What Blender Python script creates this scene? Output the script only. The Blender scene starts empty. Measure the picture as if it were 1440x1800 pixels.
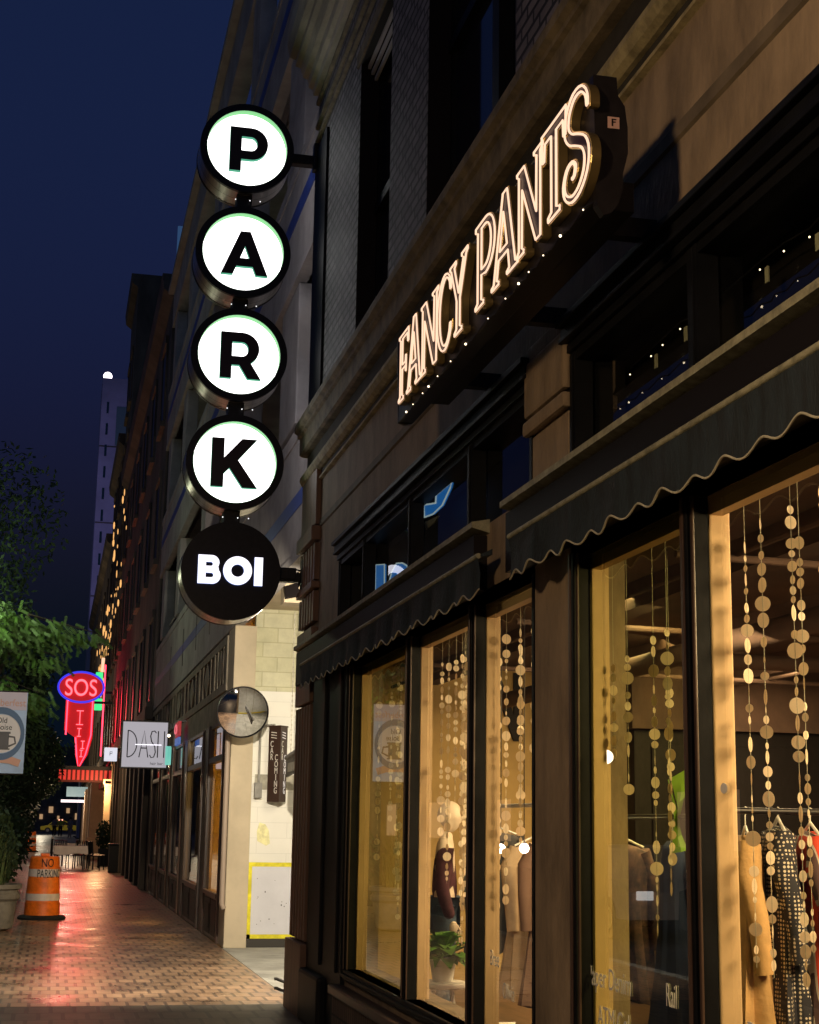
import bpy, bmesh, math, random
from mathutils import Vector, Matrix
from math import sin, cos, pi, radians, sqrt
R = random.Random(7)
scene = bpy.context.scene
COL = scene.collection
# ------------------------------------------------------------------ camera
H = 1.6
yaw, pit, rol = 0.222513, 0.200905, 0.015708
f = Vector((sin(yaw)*cos(pit), cos(yaw)*cos(pit), sin(pit)))
r0 = Vector((cos(yaw), -sin(yaw), 0)); u0 = r0.cross(f)
r = r0*cos(rol) + u0*sin(rol); u = u0*cos(rol) - r0*sin(rol)
cd = bpy.data.cameras.new('camera'); cam = bpy.data.objects.new('camera', cd); COL.objects.link(cam)
cam.matrix_world = Matrix(((r.x, u.x, -f.x, 0), (r.y, u.y, -f.y, 0), (r.z, u.z, -f.z, H), (0, 0, 0, 1)))
cd.sensor_fit = 'VERTICAL'; cd.sensor_height = 36; cd.lens = 54.0; cd.clip_start = .05; cd.clip_end = 2000
scene.camera = cam
# ------------------------------------------------------------------ world: sky after sunset
w = bpy.data.worlds.new('World'); scene.world = w; w.use_nodes = True
nt = w.node_tree; bg = nt.nodes['Background']
sky = nt.nodes.new('ShaderNodeTexSky'); sky.sky_type = 'NISHITA'; sky.sun_disc = False
sky.sun_elevation = radians(-3.0); sky.sun_rotation = radians(200); sky.ozone_density = 6; sky.air_density = 1.0
tint = nt.nodes.new('ShaderNodeMix'); tint.data_type = 'RGBA'; tint.blend_type = 'MULTIPLY'; tint.inputs[0].default_value = 1
tint.inputs[7].default_value = (.62, 1.25, .56, 1)
nt.links.new(sky.outputs[0], tint.inputs[6]); glow = nt.nodes.new('ShaderNodeMix'); glow.data_type = 'RGBA'; glow.blend_type = 'ADD'; glow.inputs[0].default_value = 1
glow.inputs[7].default_value = (.0016, .0036, .0085, 1)
nt.links.new(tint.outputs[2], glow.inputs[6]); nt.links.new(glow.outputs[2], bg.inputs[0])
bg.inputs[1].default_value = 1.36
# ------------------------------------------------------------------ render settings
scene.view_settings.view_transform = 'Standard'; scene.view_settings.look = 'None'
scene.view_settings.gamma = 1; scene.view_settings.exposure = 0.0
scene.render.engine = 'CYCLES'
cy = scene.cycles; cy.use_denoising = True; cy.max_bounces = 7; cy.diffuse_bounces = 3; cy.glossy_bounces = 4
cy.transparent_max_bounces = 16; cy.transmission_bounces = 4; cy.caustics_reflective = False; cy.caustics_refractive = False
cy.sample_clamp_indirect = 4.0

# ------------------------------------------------------------------ lights of the place
def light(kind, name, loc, energy, color, size=.2, size_y=None, aim=None, parent=None, spot=None):
    d = bpy.data.lights.new(name, kind); d.energy = energy; d.color = color
    if kind == 'AREA':
        d.size = size
        if size_y: d.shape = 'RECTANGLE'; d.size_y = size_y
    elif kind in ('POINT', 'SPOT'): d.shadow_soft_size = size
    if spot: d.spot_size = radians(spot); d.spot_blend = .6
    o = bpy.data.objects.new(name, d); COL.objects.link(o); o.location = loc
    if aim is not None: o.rotation_euler = (Vector(aim)-Vector(loc)).to_track_quat('-Z', 'Y').to_euler()
    return o
WARM = (1, .72, .42)
light('POINT', 'street_or_fill_light', (-1.6, 1.9, 4.0), 560, (1, .68, .38), .2)
light('SPOT', 'flood_beam', (1.98, 14.26, 3.60), 1500, (1, .87, .66), .05, aim=(1.95, 18.6, .6), spot=128)
light('AREA', 'driveway_light', (4.9, 17.0, 4.12), 90, (1, .87, .60), .9, 1.6, aim=(3.0, 17.6, 0))
light('AREA', 'shop_light', (4.6, 10.6, 2.9), 420, (1, .66, .34), 2.2, 3.0, aim=(4.0, 11.5, 0))
light('AREA', 'shop_light', (3.35, 8.4, 2.92), 190, (1, .70, .38), .4, 2.4, aim=(2.9, 9.4, 0))
light('AREA', 'shop_light', (3.5, 4.6, 2.92), 290, (1, .68, .36), .5, 2.2, aim=(2.85, 6.0, .8))
light('POINT', 'street_or_fill_light', (-1.55, 29.6, 5.9), 90, (.86, 1, .62), .2)
light('POINT', 'street_or_fill_light', (-4.2, 44, 5.0), 110, (1, .8, .5), .2)
light('POINT', 'street_or_fill_light', (-4.2, 90, 6.0), 900, (1, .8, .5), .3)

# ------------------------------------------------------------------ materials
MATS = {}
def mat(name, col, rough=.6, metal=0, nscale=0, namt=.25, bump=0, spec=.5, col2=None, stretch=None, detail=6):
    m = bpy.data.materials.new(name); m.use_nodes = True; MATS[name] = m
    n = m.node_tree.nodes; l = m.node_tree.links; b = n['Principled BSDF']
    b.inputs['Base Color'].default_value = (*col, 1); b.inputs['Roughness'].default_value = rough
    b.inputs['Metallic'].default_value = metal; b.inputs['Specular IOR Level'].default_value = spec
    if nscale:
        tc = n.new('ShaderNodeTexCoord'); mp = n.new('ShaderNodeMapping'); l.new(tc.outputs['Object'], mp.inputs[0])
        if stretch: mp.inputs['Scale'].default_value = stretch
        nz = n.new('ShaderNodeTexNoise'); nz.inputs['Scale'].default_value = nscale; nz.inputs['Detail'].default_value = detail
        nz.inputs['Roughness'].default_value = .65; l.new(mp.outputs[0], nz.inputs['Vector'])
        rp = n.new('ShaderNodeValToRGB'); c2 = col2 or tuple(c*(1-namt) for c in col); c1 = tuple(min(1, c*(1+namt)) for c in col)
        rp.color_ramp.elements[0].position = .36; rp.color_ramp.elements[1].position = .64
        rp.color_ramp.elements[0].color = (*c2, 1); rp.color_ramp.elements[1].color = (*c1, 1)
        l.new(nz.outputs['Fac'], rp.inputs[0]); l.new(rp.outputs[0], b.inputs['Base Color'])
        if bump:
            nz2 = n.new('ShaderNodeTexNoise'); nz2.inputs['Scale'].default_value = nscale*9; nz2.inputs['Detail'].default_value = 3
            l.new(mp.outputs[0], nz2.inputs['Vector'])
            bp = n.new('ShaderNodeBump'); bp.inputs['Strength'].default_value = bump; bp.inputs['Distance'].default_value = .01
            l.new(nz2.outputs['Fac'], bp.inputs['Height']); l.new(bp.outputs[0], b.inputs['Normal'])
    return m
def brickmat(name, axes, c1, c2, mortar, bw, rh, ms, rough=.7, bump=.5, offset=.5, nscale=1.2, namt=.5, msmooth=.1, bias=0, dist=.006, roughvar=0, warp=0):
    m = mat(name, c1, rough); n = m.node_tree.nodes; l = m.node_tree.links; b = n['Principled BSDF']
    tc = n.new('ShaderNodeTexCoord'); sp = n.new('ShaderNodeSeparateXYZ'); cb = n.new('ShaderNodeCombineXYZ')
    l.new(tc.outputs['Object'], sp.inputs[0]); l.new(sp.outputs[axes[0]], cb.inputs[0]); l.new(sp.outputs[axes[1]], cb.inputs[1])
    bt = n.new('ShaderNodeTexBrick')
    if warp:
        wz = n.new('ShaderNodeTexNoise'); wz.inputs['Scale'].default_value = 3.5; wz.inputs['Detail'].default_value = 3; l.new(tc.outputs['Object'], wz.inputs['Vector'])
        va = n.new('ShaderNodeVectorMath'); va.operation = 'SCALE'; va.inputs['Scale'].default_value = warp; l.new(wz.outputs['Color'], va.inputs[0])
        vb = n.new('ShaderNodeVectorMath'); l.new(cb.outputs[0], vb.inputs[0]); l.new(va.outputs[0], vb.inputs[1]); l.new(vb.outputs[0], bt.inputs['Vector'])
    else: l.new(cb.outputs[0], bt.inputs['Vector']); bt.inputs['Scale'].default_value = 1
    bt.offset = offset
    for k, v in (('Color1', c1), ('Color2', c2), ('Mortar', mortar)): bt.inputs[k].default_value = (*v, 1)
    bt.inputs['Brick Width'].default_value = bw; bt.inputs['Row Height'].default_value = rh; bt.inputs['Mortar Size'].default_value = ms
    bt.inputs['Mortar Smooth'].default_value = msmooth; bt.inputs['Bias'].default_value = bias
    nz = n.new('ShaderNodeTexNoise'); nz.inputs['Scale'].default_value = nscale; nz.inputs['Detail'].default_value = 7
    nz.inputs['Roughness'].default_value = .7; l.new(tc.outputs['Object'], nz.inputs['Vector'])
    rp = n.new('ShaderNodeValToRGB'); rp.color_ramp.elements[0].position = .3; rp.color_ramp.elements[1].position = .7
    rp.color_ramp.elements[0].color = (1-namt,)*3+(1,); rp.color_ramp.elements[1].color = (1+namt*.4,)*3+(1,)
    l.new(nz.outputs['Fac'], rp.inputs[0])
    mx = n.new('ShaderNodeMix'); mx.data_type = 'RGBA'; mx.blend_type = 'MULTIPLY'; mx.inputs[0].default_value = 1
    l.new(bt.outputs['Color'], mx.inputs[6]); l.new(rp.outputs[0], mx.inputs[7]); l.new(mx.outputs[2], b.inputs['Base Color'])
    if roughvar:
        mr = n.new('ShaderNodeMapRange'); mr.inputs[3].default_value = rough-roughvar; mr.inputs[4].default_value = rough+roughvar
        mr.inputs[1].default_value = .3; mr.inputs[2].default_value = .7
        l.new(nz.outputs['Fac'], mr.inputs[0]); l.new(mr.outputs[0], b.inputs['Roughness'])
    bp = n.new('ShaderNodeBump'); bp.inputs['Strength'].default_value = bump; bp.inputs['Distance'].default_value = dist; bp.invert = True
    l.new(bt.outputs['Fac'], bp.inputs['Height']); l.new(bp.outputs[0], b.inputs['Normal'])
    return m
def emit(name, col, s):
    m = bpy.data.materials.new(name); m.use_nodes = True; MATS[name] = m
    b = m.node_tree.nodes['Principled BSDF']; b.inputs['Base Color'].default_value = (*[c*.4 for c in col], 1)
    b.inputs['Emission Color'].default_value = (*col, 1); b.inputs['Emission Strength'].default_value = s
    return m
def rebase(m, c): m.node_tree.nodes['Principled BSDF'].inputs['Base Color'].default_value = (*c, 1)
def glassmat(name, tint=(1, 1, 1), extra=.0):
    m = bpy.data.materials.new(name); m.use_nodes = True; MATS[name] = m
    n = m.node_tree.nodes; l = m.node_tree.links; n.remove(n['Principled BSDF'])
    out = n['Material Output']; tr = n.new('ShaderNodeBsdfTransparent'); tr.inputs[0].default_value = (*tint, 1)
    gl = n.new('ShaderNodeBsdfGlossy'); gl.inputs['Roughness'].default_value = .0; gl.inputs[0].default_value = (.9, .93, .95, 1)
    fr = n.new('ShaderNodeFresnel'); ge = n.new('ShaderNodeNewGeometry'); mr = n.new('ShaderNodeMapRange')
    mr.inputs[3].default_value = 1.5; mr.inputs[4].default_value = 1/1.5
    l.new(ge.outputs['Backfacing'], mr.inputs[0]); l.new(mr.outputs[0], fr.inputs[0])
    ad = n.new('ShaderNodeMath'); ad.operation = 'ADD'; ad.inputs[1].default_value = extra; l.new(fr.outputs[0], ad.inputs[0])
    mx = n.new('ShaderNodeMixShader'); l.new(ad.outputs[0], mx.inputs[0]); l.new(tr.outputs[0], mx.inputs[1]); l.new(gl.outputs[0], mx.inputs[2])
    l.new(mx.outputs[0], out.inputs[0]); return m

stone = mat('brown_stone', (.25, .185, .12), .8, nscale=4, namt=.3, bump=.6, stretch=(1, 1, .45), detail=12)
trimstone = mat('trim_stone', (.17, .135, .08), .8, nscale=5, namt=.45, bump=.4)
cornstone = mat('cornice_stone', (.44, .40, .33), .85, nscale=2, namt=.35, bump=.2, stretch=(1, .4, 1))
brick = brickmat('dark_brick', ('Y', 'Z'), (.26, .235, .25), (.14, .125, .14), (.022, .02, .024), .21, .078, .013, bump=.8, nscale=2.5, namt=.45)
sidebrick = brickmat('side_brick', ('X', 'Z'), (.20, .175, .185), (.115, .10, .115), (.022, .02, .024), .21, .078, .011, bump=.8)
basebrick = brickmat('base_brick', ('Y', 'Z'), (.16, .10, .07), (.11, .07, .05), (.03, .025, .02), .075, .22, .009, bump=.8, offset=0)
blackwood = mat('black_paint', (.006, .0065, .008), .5, nscale=6, namt=.3, bump=.05, spec=.12)
brownwood = mat('dark_brown_paint', (.06, .035, .025), .4, nscale=8, namt=.3, bump=.1, stretch=(1, 1, .1))
flutewood = mat('fluted_brown', (.16, .085, .05), .55, nscale=10, namt=.25, bump=.2, stretch=(1, 1, .15))
cloth = mat('awning_cloth', (.009, .017, .024), .8, nscale=14, namt=.5, bump=.9, stretch=(1, 1, .25))
edging = mat('cream_edging', (.42, .40, .30), .7)
capmetal = mat('weathered_cap', (.25, .24, .16), .6, nscale=14, namt=.35, bump=.3)
concrete = mat('concrete', (.33, .31, .31), .85, nscale=1.3, namt=.22, bump=.35)
beige = mat('beige_concrete', (.50, .42, .30), .8, nscale=1.0, namt=.14, bump=.25)
concfloor = mat('concrete_floor', (.30, .29, .26), .7, nscale=1.6, namt=.3, bump=.3)
frieze = mat('frieze_concrete', (.24, .21, .16), .85, nscale=4, namt=.25, bump=.3)
darkconc = mat('dark_facade', (.075, .062, .055), .8, nscale=.7, namt=.5, bump=.3, detail=9)
darkfac2 = mat('sooty_masonry', (.11, .085, .06), .85, nscale=.5, namt=.6, bump=.3, detail=10, stretch=(1, 1, .35))
blockmat = brickmat('grey_block', ('X', 'Z'), (.52, .50, .33), (.58, .56, .40), (.42, .40, .26), .4, .2, .007, bump=.3, nscale=4, namt=.2)
whiteblock = brickmat('white_block', ('X', 'Z'), (.80, .78, .72), (.78, .77, .72), (.68, .67, .62), .8, .2, .004, bump=.3, nscale=2, namt=.06, msmooth=.3)
greyrow = mat('bare_block', (.36, .34, .28), .9, nscale=9, namt=.25, bump=.4)
yellow = mat('yellow_line', (.72, .64, .02), .6, nscale=8, namt=.2)
palegrey = mat('pale_panel', (.62, .62, .68), .6, nscale=3, namt=.05)
chip = mat('chip_grey', (.12, .12, .14), .8)
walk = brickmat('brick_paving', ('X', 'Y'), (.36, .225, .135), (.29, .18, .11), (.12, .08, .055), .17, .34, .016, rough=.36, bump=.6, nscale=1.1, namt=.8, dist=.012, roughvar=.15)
asphalt = mat('asphalt', (.045, .045, .048), .6, nscale=4, namt=.3, bump=.4)
kerbm = mat('kerb_concrete', (.3, .29, .27), .8, nscale=3, namt=.3, bump=.3)
steel = mat('brushed_steel', (.62, .60, .56), .32, 1, nscale=30, namt=.15, stretch=(1, .05, 1))
blackmetal = mat('black_metal', (.012, .010, .012), .42, .3, nscale=20, namt=.3)
maroon = mat('maroon_face', (.028, .012, .016), .4)
gold = mat('gold_return', (.26, .19, .08), .35, .7)
whitepl = mat('white_plastic', (.75, .73, .70), .5)
tan = mat('tan_paint', (.62, .42, .22), .6, nscale=2, namt=.08, bump=.05)
wallgold = mat('shop_wall', (.50, .34, .13), .8, nscale=1.2, namt=.12, bump=.15)
ceilm = mat('shop_ceiling', (.075, .042, .03), .8, nscale=2, namt=.3)
floorm = mat('shop_floor', (.11, .06, .035), .4, nscale=5, namt=.4, stretch=(1, .12, 1))
darkin = mat('dark_fitting', (.007, .005, .005), .6, spec=.2)
glass = glassmat('window_glass', (.92, .97, .88), .05)
dullglass = mat('dull_dark_glass', (.012, .012, .018), .35, spec=.3)
dimglass = glassmat('olive_glass', (.56, .62, .36), .10)  # olive tint paints in these panes' dimmer light and green reflections
darkglass = mat('dark_glass', (.010, .011, .018), .06, spec=.8)
bulbm = emit('lamp_glow', (1, .78, .5), 4); pinkglow = emit('pink_glow', (1, .72, .62), 14)
whiteface = emit('lit_white_face', (1, .95, .965), 2.9)
greenedge = emit('green_acrylic', (.16, .78, .22), .75)
mintedge = emit('mint_acrylic', (.30, .85, .58), .62)
rebase(greenedge, (.03, .40, .05)); rebase(mintedge, (.02, .16, .10)); mintedge.node_tree.nodes['Principled BSDF'].inputs['Specular IOR Level'].default_value = 0; mintedge.node_tree.nodes['Principled BSDF'].inputs['Emission Strength'].default_value = .30; greenedge.node_tree.nodes['Principled BSDF'].inputs['Emission Strength'].default_value = .45; rebase(greenedge, (.02, .22, .03))
boiface = emit('lit_letter', (.93, .90, 1), 1.6); blueedge = emit('blue_letter_edge', (.25, .4, 1), .9)
neon = emit('warm_neon', (1, .66, .46), 1.15)
redneon = emit('red_neon', (1, .035, .07), 5); redglow = emit('red_panel', (.95, .02, .03), .42); blueneon = emit('blue_neon', (.05, .05, .9), 1.0)
greenneon = emit('green_neon', (.05, .8, .25), 1.2); pinkneon = emit('pink_neon', (1, .55, .35), 1.3)
bluerefl = emit('blue_reflection', (.01, .12, .42), .8); paleedge = emit('pale_reflection', (.7, .85, .9), .45)
disc = mat('shell_disc', (.90, .78, .60), .45, nscale=40, namt=.1)
_n = disc.node_tree.nodes; _l = disc.node_tree.links; _t = _n.new('ShaderNodeBsdfTranslucent'); _t.inputs[0].default_value = (1, .84, .64, 1); _m = _n.new('ShaderNodeMixShader'); _m.inputs[0].default_value = .5
_l.new(_n['Principled BSDF'].outputs[0], _m.inputs[1]); _l.new(_t.outputs[0], _m.inputs[2]); _l.new(_m.outputs[0], _n['Material Output'].inputs[0])
skin = mat('mannequin_plastic', (.78, .66, .54), .45)

# ------------------------------------------------------------------ mesh helpers
class MB:
    def __init__(s): s.b = bmesh.new()
    def box(s, x0, x1, y0, y1, z0, z1, bev=0):
        vs = [s.b.verts.new(p) for p in ((x0, y0, z0), (x1, y0, z0), (x1, y1, z0), (x0, y1, z0), (x0, y0, z1), (x1, y0, z1), (x1, y1, z1), (x0, y1, z1))]
        fs = [s.b.faces.new([vs[i] for i in q]) for q in ((0, 3, 2, 1), (4, 5, 6, 7), (0, 1, 5, 4), (1, 2, 6, 5), (2, 3, 7, 6), (3, 0, 4, 7))]
        if bev:
            es = list({e for f_ in fs for e in f_.edges})
            bmesh.ops.bevel(s.b, geom=es, offset=bev, segments=2, affect='EDGES', profile=.6)
        return s
    def prism(s, prof, y0, y1, axis='Y'):
        # prof: list of (a,b) ; axis Y: (x,z) swept along y ; axis X: (y,z) swept along x ; axis Z: (x,y) swept along z
        def P(a, b, t): return {'Y': (a, t, b), 'X': (t, a, b), 'Z': (a, b, t)}[axis]
        A = [s.b.verts.new(P(a, b, y0)) for a, b in prof]; B = [s.b.verts.new(P(a, b, y1)) for a, b in prof]
        n = len(prof)
        for i in range(n): s.b.faces.new((A[i], A[(i+1) % n], B[(i+1) % n], B[i]))
        s.b.faces.new(A[::-1]); s.b.faces.new(B)
        return s
    def tube(s, pts, rad, n=8, closed=False, caps=True):
        pts = [Vector(p) for p in pts]; m = len(pts); rings = []
        rs = rad if isinstance(rad, (list, tuple)) else [rad]*m
        up = None
        for i, p in enumerate(pts):
            a = pts[(i-1) % m] if (closed or i > 0) else p; c = pts[(i+1) % m] if (closed or i < m-1) else p
            t = (c-a)
            if t.length < 1e-9: t = Vector((0, 0, 1))
            t.normalize()
            if up is None: up = t.orthogonal().normalized()
            up = (up - t*up.dot(t))
            if up.length < 1e-6: up = t.orthogonal()
            up.normalize(); sd = t.cross(up)
            rings.append([s.b.verts.new(p + (up*cos(2*pi*k/n) + sd*sin(2*pi*k/n))*rs[i]) for k in range(n)])
        for i in range(m if closed else m-1):
            A = rings[i]; B = rings[(i+1) % m]
            for k in range(n): s.b.faces.new((A[k], A[(k+1) % n], B[(k+1) % n], B[k]))
        if caps and not closed: s.b.faces.new(rings[0][::-1]); s.b.faces.new(rings[-1])
        return s
    def cyl(s, a, b, rad, n=24, r2=None): return s.tube([a, b], [rad, rad if r2 is None else r2], n)
    def lathe(s, c, prof, n=32, axis='Z', caps=True):
        rings = []
        for rr, h in prof:
            ring = []
            for k in range(n):
                ca, sa = cos(2*pi*k/n)*rr, sin(2*pi*k/n)*rr
                p = {'Z': (c[0]+ca, c[1]+sa, c[2]+h), 'Y': (c[0]+ca, c[1]+h, c[2]+sa), 'X': (c[0]+h, c[1]+ca, c[2]+sa)}[axis]
                ring.append(s.b.verts.new(p))
            rings.append(ring)
        for i in range(len(rings)-1):
            for k in range(n): s.b.faces.new((rings[i][k], rings[i][(k+1) % n], rings[i+1][(k+1) % n], rings[i+1][k]))
        if caps: s.b.faces.new(rings[0][::-1]); s.b.faces.new(rings[-1])
        return s
    def ball(s, c, rx, ry=None, rz=None, u_=16, v_=10):
        ry = ry or rx; rz = rz or rx
        bmesh.ops.create_uvsphere(s.b, u_segments=u_, v_segments=v_, radius=1, matrix=Matrix.Translation(c) @ Matrix.Diagonal((rx, ry, rz, 1)))
        return s
    def quad(s, *p): s.b.faces.new([s.b.verts.new(q) for q in p]); return s
    def wall(s, x0, x1, Y0, Y1, Z0, Z1, holes):
        ys = sorted({Y0, Y1, *[h[0] for h in holes], *[h[1] for h in holes]}); ys = [y for y in ys if Y0 <= y <= Y1]
        for a, b in zip(ys, ys[1:]):
            zs = [Z0]
            for h in sorted([h for h in holes if h[0] <= a and h[1] >= b], key=lambda q: q[2]): zs += [h[2], h[3]]
            zs.append(Z1)
            for i in range(0, len(zs), 2):
                if zs[i+1]-zs[i] > 1e-4: s.box(x0, x1, a, b, zs[i], zs[i+1])
        return s
def woff(p):
    v = Vector((0, 0, 0))
    while p is not None: v = v + p.location; p = p.parent
    return v
def link(name, me, m, parent):
    if m is not None:
        idx = [p.material_index for p in me.polygons]; me.materials.clear()
        if isinstance(m, (list, tuple)):
            for q in m: me.materials.append(q)
            for p, k in zip(me.polygons, idx): p.material_index = k
        else: me.materials.append(m)
    o = bpy.data.objects.new(name, me); COL.objects.link(o)
    if parent is not None:
        o.parent = parent; off = woff(parent); me.transform(Matrix.Translation(-off))
    return o
def obj(name, mb, m, parent=None, smooth=False, ang=None):
    bm = mb.b if isinstance(mb, MB) else mb
    bmesh.ops.recalc_face_normals(bm, faces=bm.faces)
    me = bpy.data.meshes.new(name); bm.to_mesh(me); bm.free()
    if smooth or ang:
        for p in me.polygons: p.use_smooth = True
        me.set_sharp_from_angle(angle=radians(ang or 40))
    return link(name, me, m, parent)
def thing(name, label, cat, loc=(0, 0, 0), group=None):
    o = bpy.data.objects.new(name, None); COL.objects.link(o); o.location = loc; o.empty_display_size = .1
    return tag(o, label, cat, group)
def tag(o, label, cat, group=None):
    o['label'] = label; o['category'] = cat
    if group: o['group'] = group
    return o
def struct(name, mb, m):
    o = obj(name, mb, m); o['kind'] = 'structure'; return o
def rot_mesh(me, M): me.transform(M); me.update()
FX = Matrix(((0, 0, -1, 0), (-1, 0, 0, 0), (0, 1, 0, 0), (0, 0, 0, 1)))   # text facing -X
FY = Matrix(((1, 0, 0, 0), (0, 0, -1, 0), (0, 1, 0, 0), (0, 0, 0, 1)))    # text facing -Y
def curve_mesh(cu):
    o = bpy.data.objects.new('tmp', cu); COL.objects.link(o); bpy.context.view_layer.update()
    me = bpy.data.meshes.new_from_object(o.evaluated_get(bpy.context.evaluated_depsgraph_get()))
    bpy.data.objects.remove(o); bpy.data.curves.remove(cu); return me
def shape(loops, ext):
    cu = bpy.data.curves.new('c', 'CURVE'); cu.dimensions = '2D'; cu.fill_mode = 'BOTH'; cu.extrude = ext/2
    for lp in loops:
        sp = cu.splines.new('POLY'); sp.points.add(len(lp)-1); sp.use_cyclic_u = True
        for i, p in enumerate(lp): sp.points[i].co = (p[0], p[1], 0, 1)
    me = curve_mesh(cu); me.transform(Matrix.Translation((0, 0, ext/2))); return me
def text(s, size, ext=.002, sx=1.0, align='LEFT', spacing=1.0):
    cu = bpy.data.curves.new('t', 'FONT'); cu.body = s; cu.size = size; cu.extrude = ext/2; cu.align_x = align; cu.space_character = spacing
    me = curve_mesh(cu); me.transform(Matrix.Diagonal((sx, 1, 1, 1))); return me
def place(name, me, M, m, parent=None): me.transform(M); return link(name, me, m, parent)
def T(x, y, z): return Matrix.Translation((x, y, z))
def arc(cx, cy_, rx, ry, a0, a1, n=14): return [(cx+rx*cos(radians(a0+(a1-a0)*i/n)), cy_+ry*sin(radians(a0+(a1-a0)*i/n))) for i in range(n+1)]
def skinned(V, E, Rr, sub=2, root=0):
    me = bpy.data.meshes.new('s'); me.from_pydata(V, E, []); o = bpy.data.objects.new('s', me); COL.objects.link(o)
    o.modifiers.new('k', 'SKIN'); sk = me.skin_vertices[0].data
    for i, q in enumerate(Rr): sk[i].radius = (q, q) if not isinstance(q, tuple) else q; sk[i].use_root = (i == root)
    sm = o.modifiers.new('s', 'SUBSURF'); sm.levels = sub; sm.render_levels = sub
    bpy.context.view_layer.update()
    r_ = bpy.data.meshes.new_from_object(o.evaluated_get(bpy.context.evaluated_depsgraph_get()))
    bpy.data.objects.remove(o)
    for p in r_.polygons: p.use_smooth = True
    return r_
def dup(root, loc, rz=0, label=None):
    c = root.copy(); COL.objects.link(c); c.location = loc; c.rotation_euler = (0, 0, rz)
    if label: c['label'] = label
    for ch in root.children:
        d = ch.copy(); COL.objects.link(d); d.parent = c
        for g in ch.children: e = g.copy(); COL.objects.link(e); e.parent = d
    return c

# ================================================================== ground
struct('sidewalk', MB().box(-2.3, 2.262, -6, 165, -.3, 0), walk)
greypave = brickmat('grey_paving', ('X', 'Y'), (.13, .115, .085), (.10, .09, .07), (.05, .045, .04), .20, .46, .018, rough=.5, bump=.45, nscale=1.6, namt=.6, dist=.01)  # grey pavers, darkened to carry the flood light's cutoff edge
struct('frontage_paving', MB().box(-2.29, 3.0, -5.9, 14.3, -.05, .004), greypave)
struct('road', MB().box(-60, -2.45, -30, 400, -.35, -.14), asphalt)
struct('cross_street', MB().box(-2.45, 80, 165.2, 400, -.35, -.05), asphalt)
struct('kerb', MB().box(-2.45, -2.3, -6, 165, -.35, .004, .01), kerbm)
struct('ground', MB().box(-400, 400, -200, 900, -1.0, -.36), asphalt)
g = MB()
for x0, x1, y0, y1 in ((2.266, 3.35, 16.62, 20.68), (3.36, 5.2, 16.62, 20.68), (2.266, 3.35, 14.02, 16.6), (3.36, 5.2, 14.02, 16.6), (5.21, 9, 14.02, 20.68)):
    g.box(x0, x1, y0, y1, -.3, .002, .006)
struct('driveway', g, concfloor)

# ================================================================== near shop building
W = 2.2
shop = thing('shop_building', 'dark brick corner shop with brown stone front, lit display windows and scalloped awnings', 'building', (W, 7, 0))
holes = [(6.97, 11.66, .545, 2.79), (2.4, 6.43, .545, 2.79), (6.97, 12.3, 3.19, 3.72), (2.4, 6.43, 3.19, 3.72)]
obj('stone_wall', MB().wall(W, W+.25, -1, 14.1, 0, 5.22, holes), stone, shop)
uph = [(10.59, 11.87, 5.25, 7.95), (7.32, 9.38, 5.25, 8.3), (4.6, 6.1, 5.25, 8.3)]
obj('brick_wall', MB().wall(W+.004, W+.35, -1, 14.1, 5.22, 9.3, uph), brick, shop)
obj('side_wall', MB().box(W+.26, 9.4, 14.0, 14.1, 4.5, 9.3), sidebrick, shop)
obj('painted_side_wall', MB().box(W+.26, 9.4, 14.0, 14.1, 0, 4.498), mat('pale_paint', (.7, .7, .72), .7, nscale=2, namt=.1), shop)
obj('yellow_kerb', MB().box(W+.3, 8, 14.105, 14.3, .003, .14, .01), mat('kerb_yellow', (.75, .6, .03), .6, nscale=5, namt=.3), shop)
obj('upper_wall', MB().box(W+.02, W+.35, -1, 14.1, 9.72, 14), brick, shop)
# projecting belt moulding
prof = [(W, 5.36), (W-.13, 5.33), (W-.14, 5.30), (W-.14, 5.25), (W-.11, 5.23), (W-.11, 5.20), (W-.085, 5.19), (W-.085, 5.035), (W-.06, 5.02), (W, 5.015)]
obj('belt_moulding', MB().prism(prof, -1, 14.15), trimstone, shop)
obj('shade_strip', MB().box(W-.012, W, -1, 14.11, 4.845, 5.012), mat('shade_dark', (.03, .026, .02), .9, nscale=5, namt=.4), shop)  # dark strip paints the shade gap under the belt moulding
lits = mat('lit_moulding', (.33, .28, .15), .8, nscale=9, namt=.35, bump=.4)  # paler trim colour paints the lit bands of the mouldings
obj('roll_moulding', MB().prism([(W, 4.842), (W-.05, 4.838), (W-.075, 4.81), (W-.08, 4.775), (W-.06, 4.735), (W-.03, 4.715), (W, 4.712)], -1, 14.13), lits, shop)
obj('shade_strip', MB().box(W-.010, W, -1, 14.11, 4.655, 4.709), MATS['shade_dark'], shop)
obj('thin_fillet', MB().prism([(W, 4.652), (W-.03, 4.65), (W-.03, 4.632), (W, 4.625)], -1, 14.12), lits, shop)
obj('stone_groove', MB().prism([(W, 4.26), (W-.012, 4.255), (W-.012, 4.20), (W, 4.19)], -1, 14.1), mat('groove_stone', (.13, .10, .065), .8, nscale=4), shop)
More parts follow.
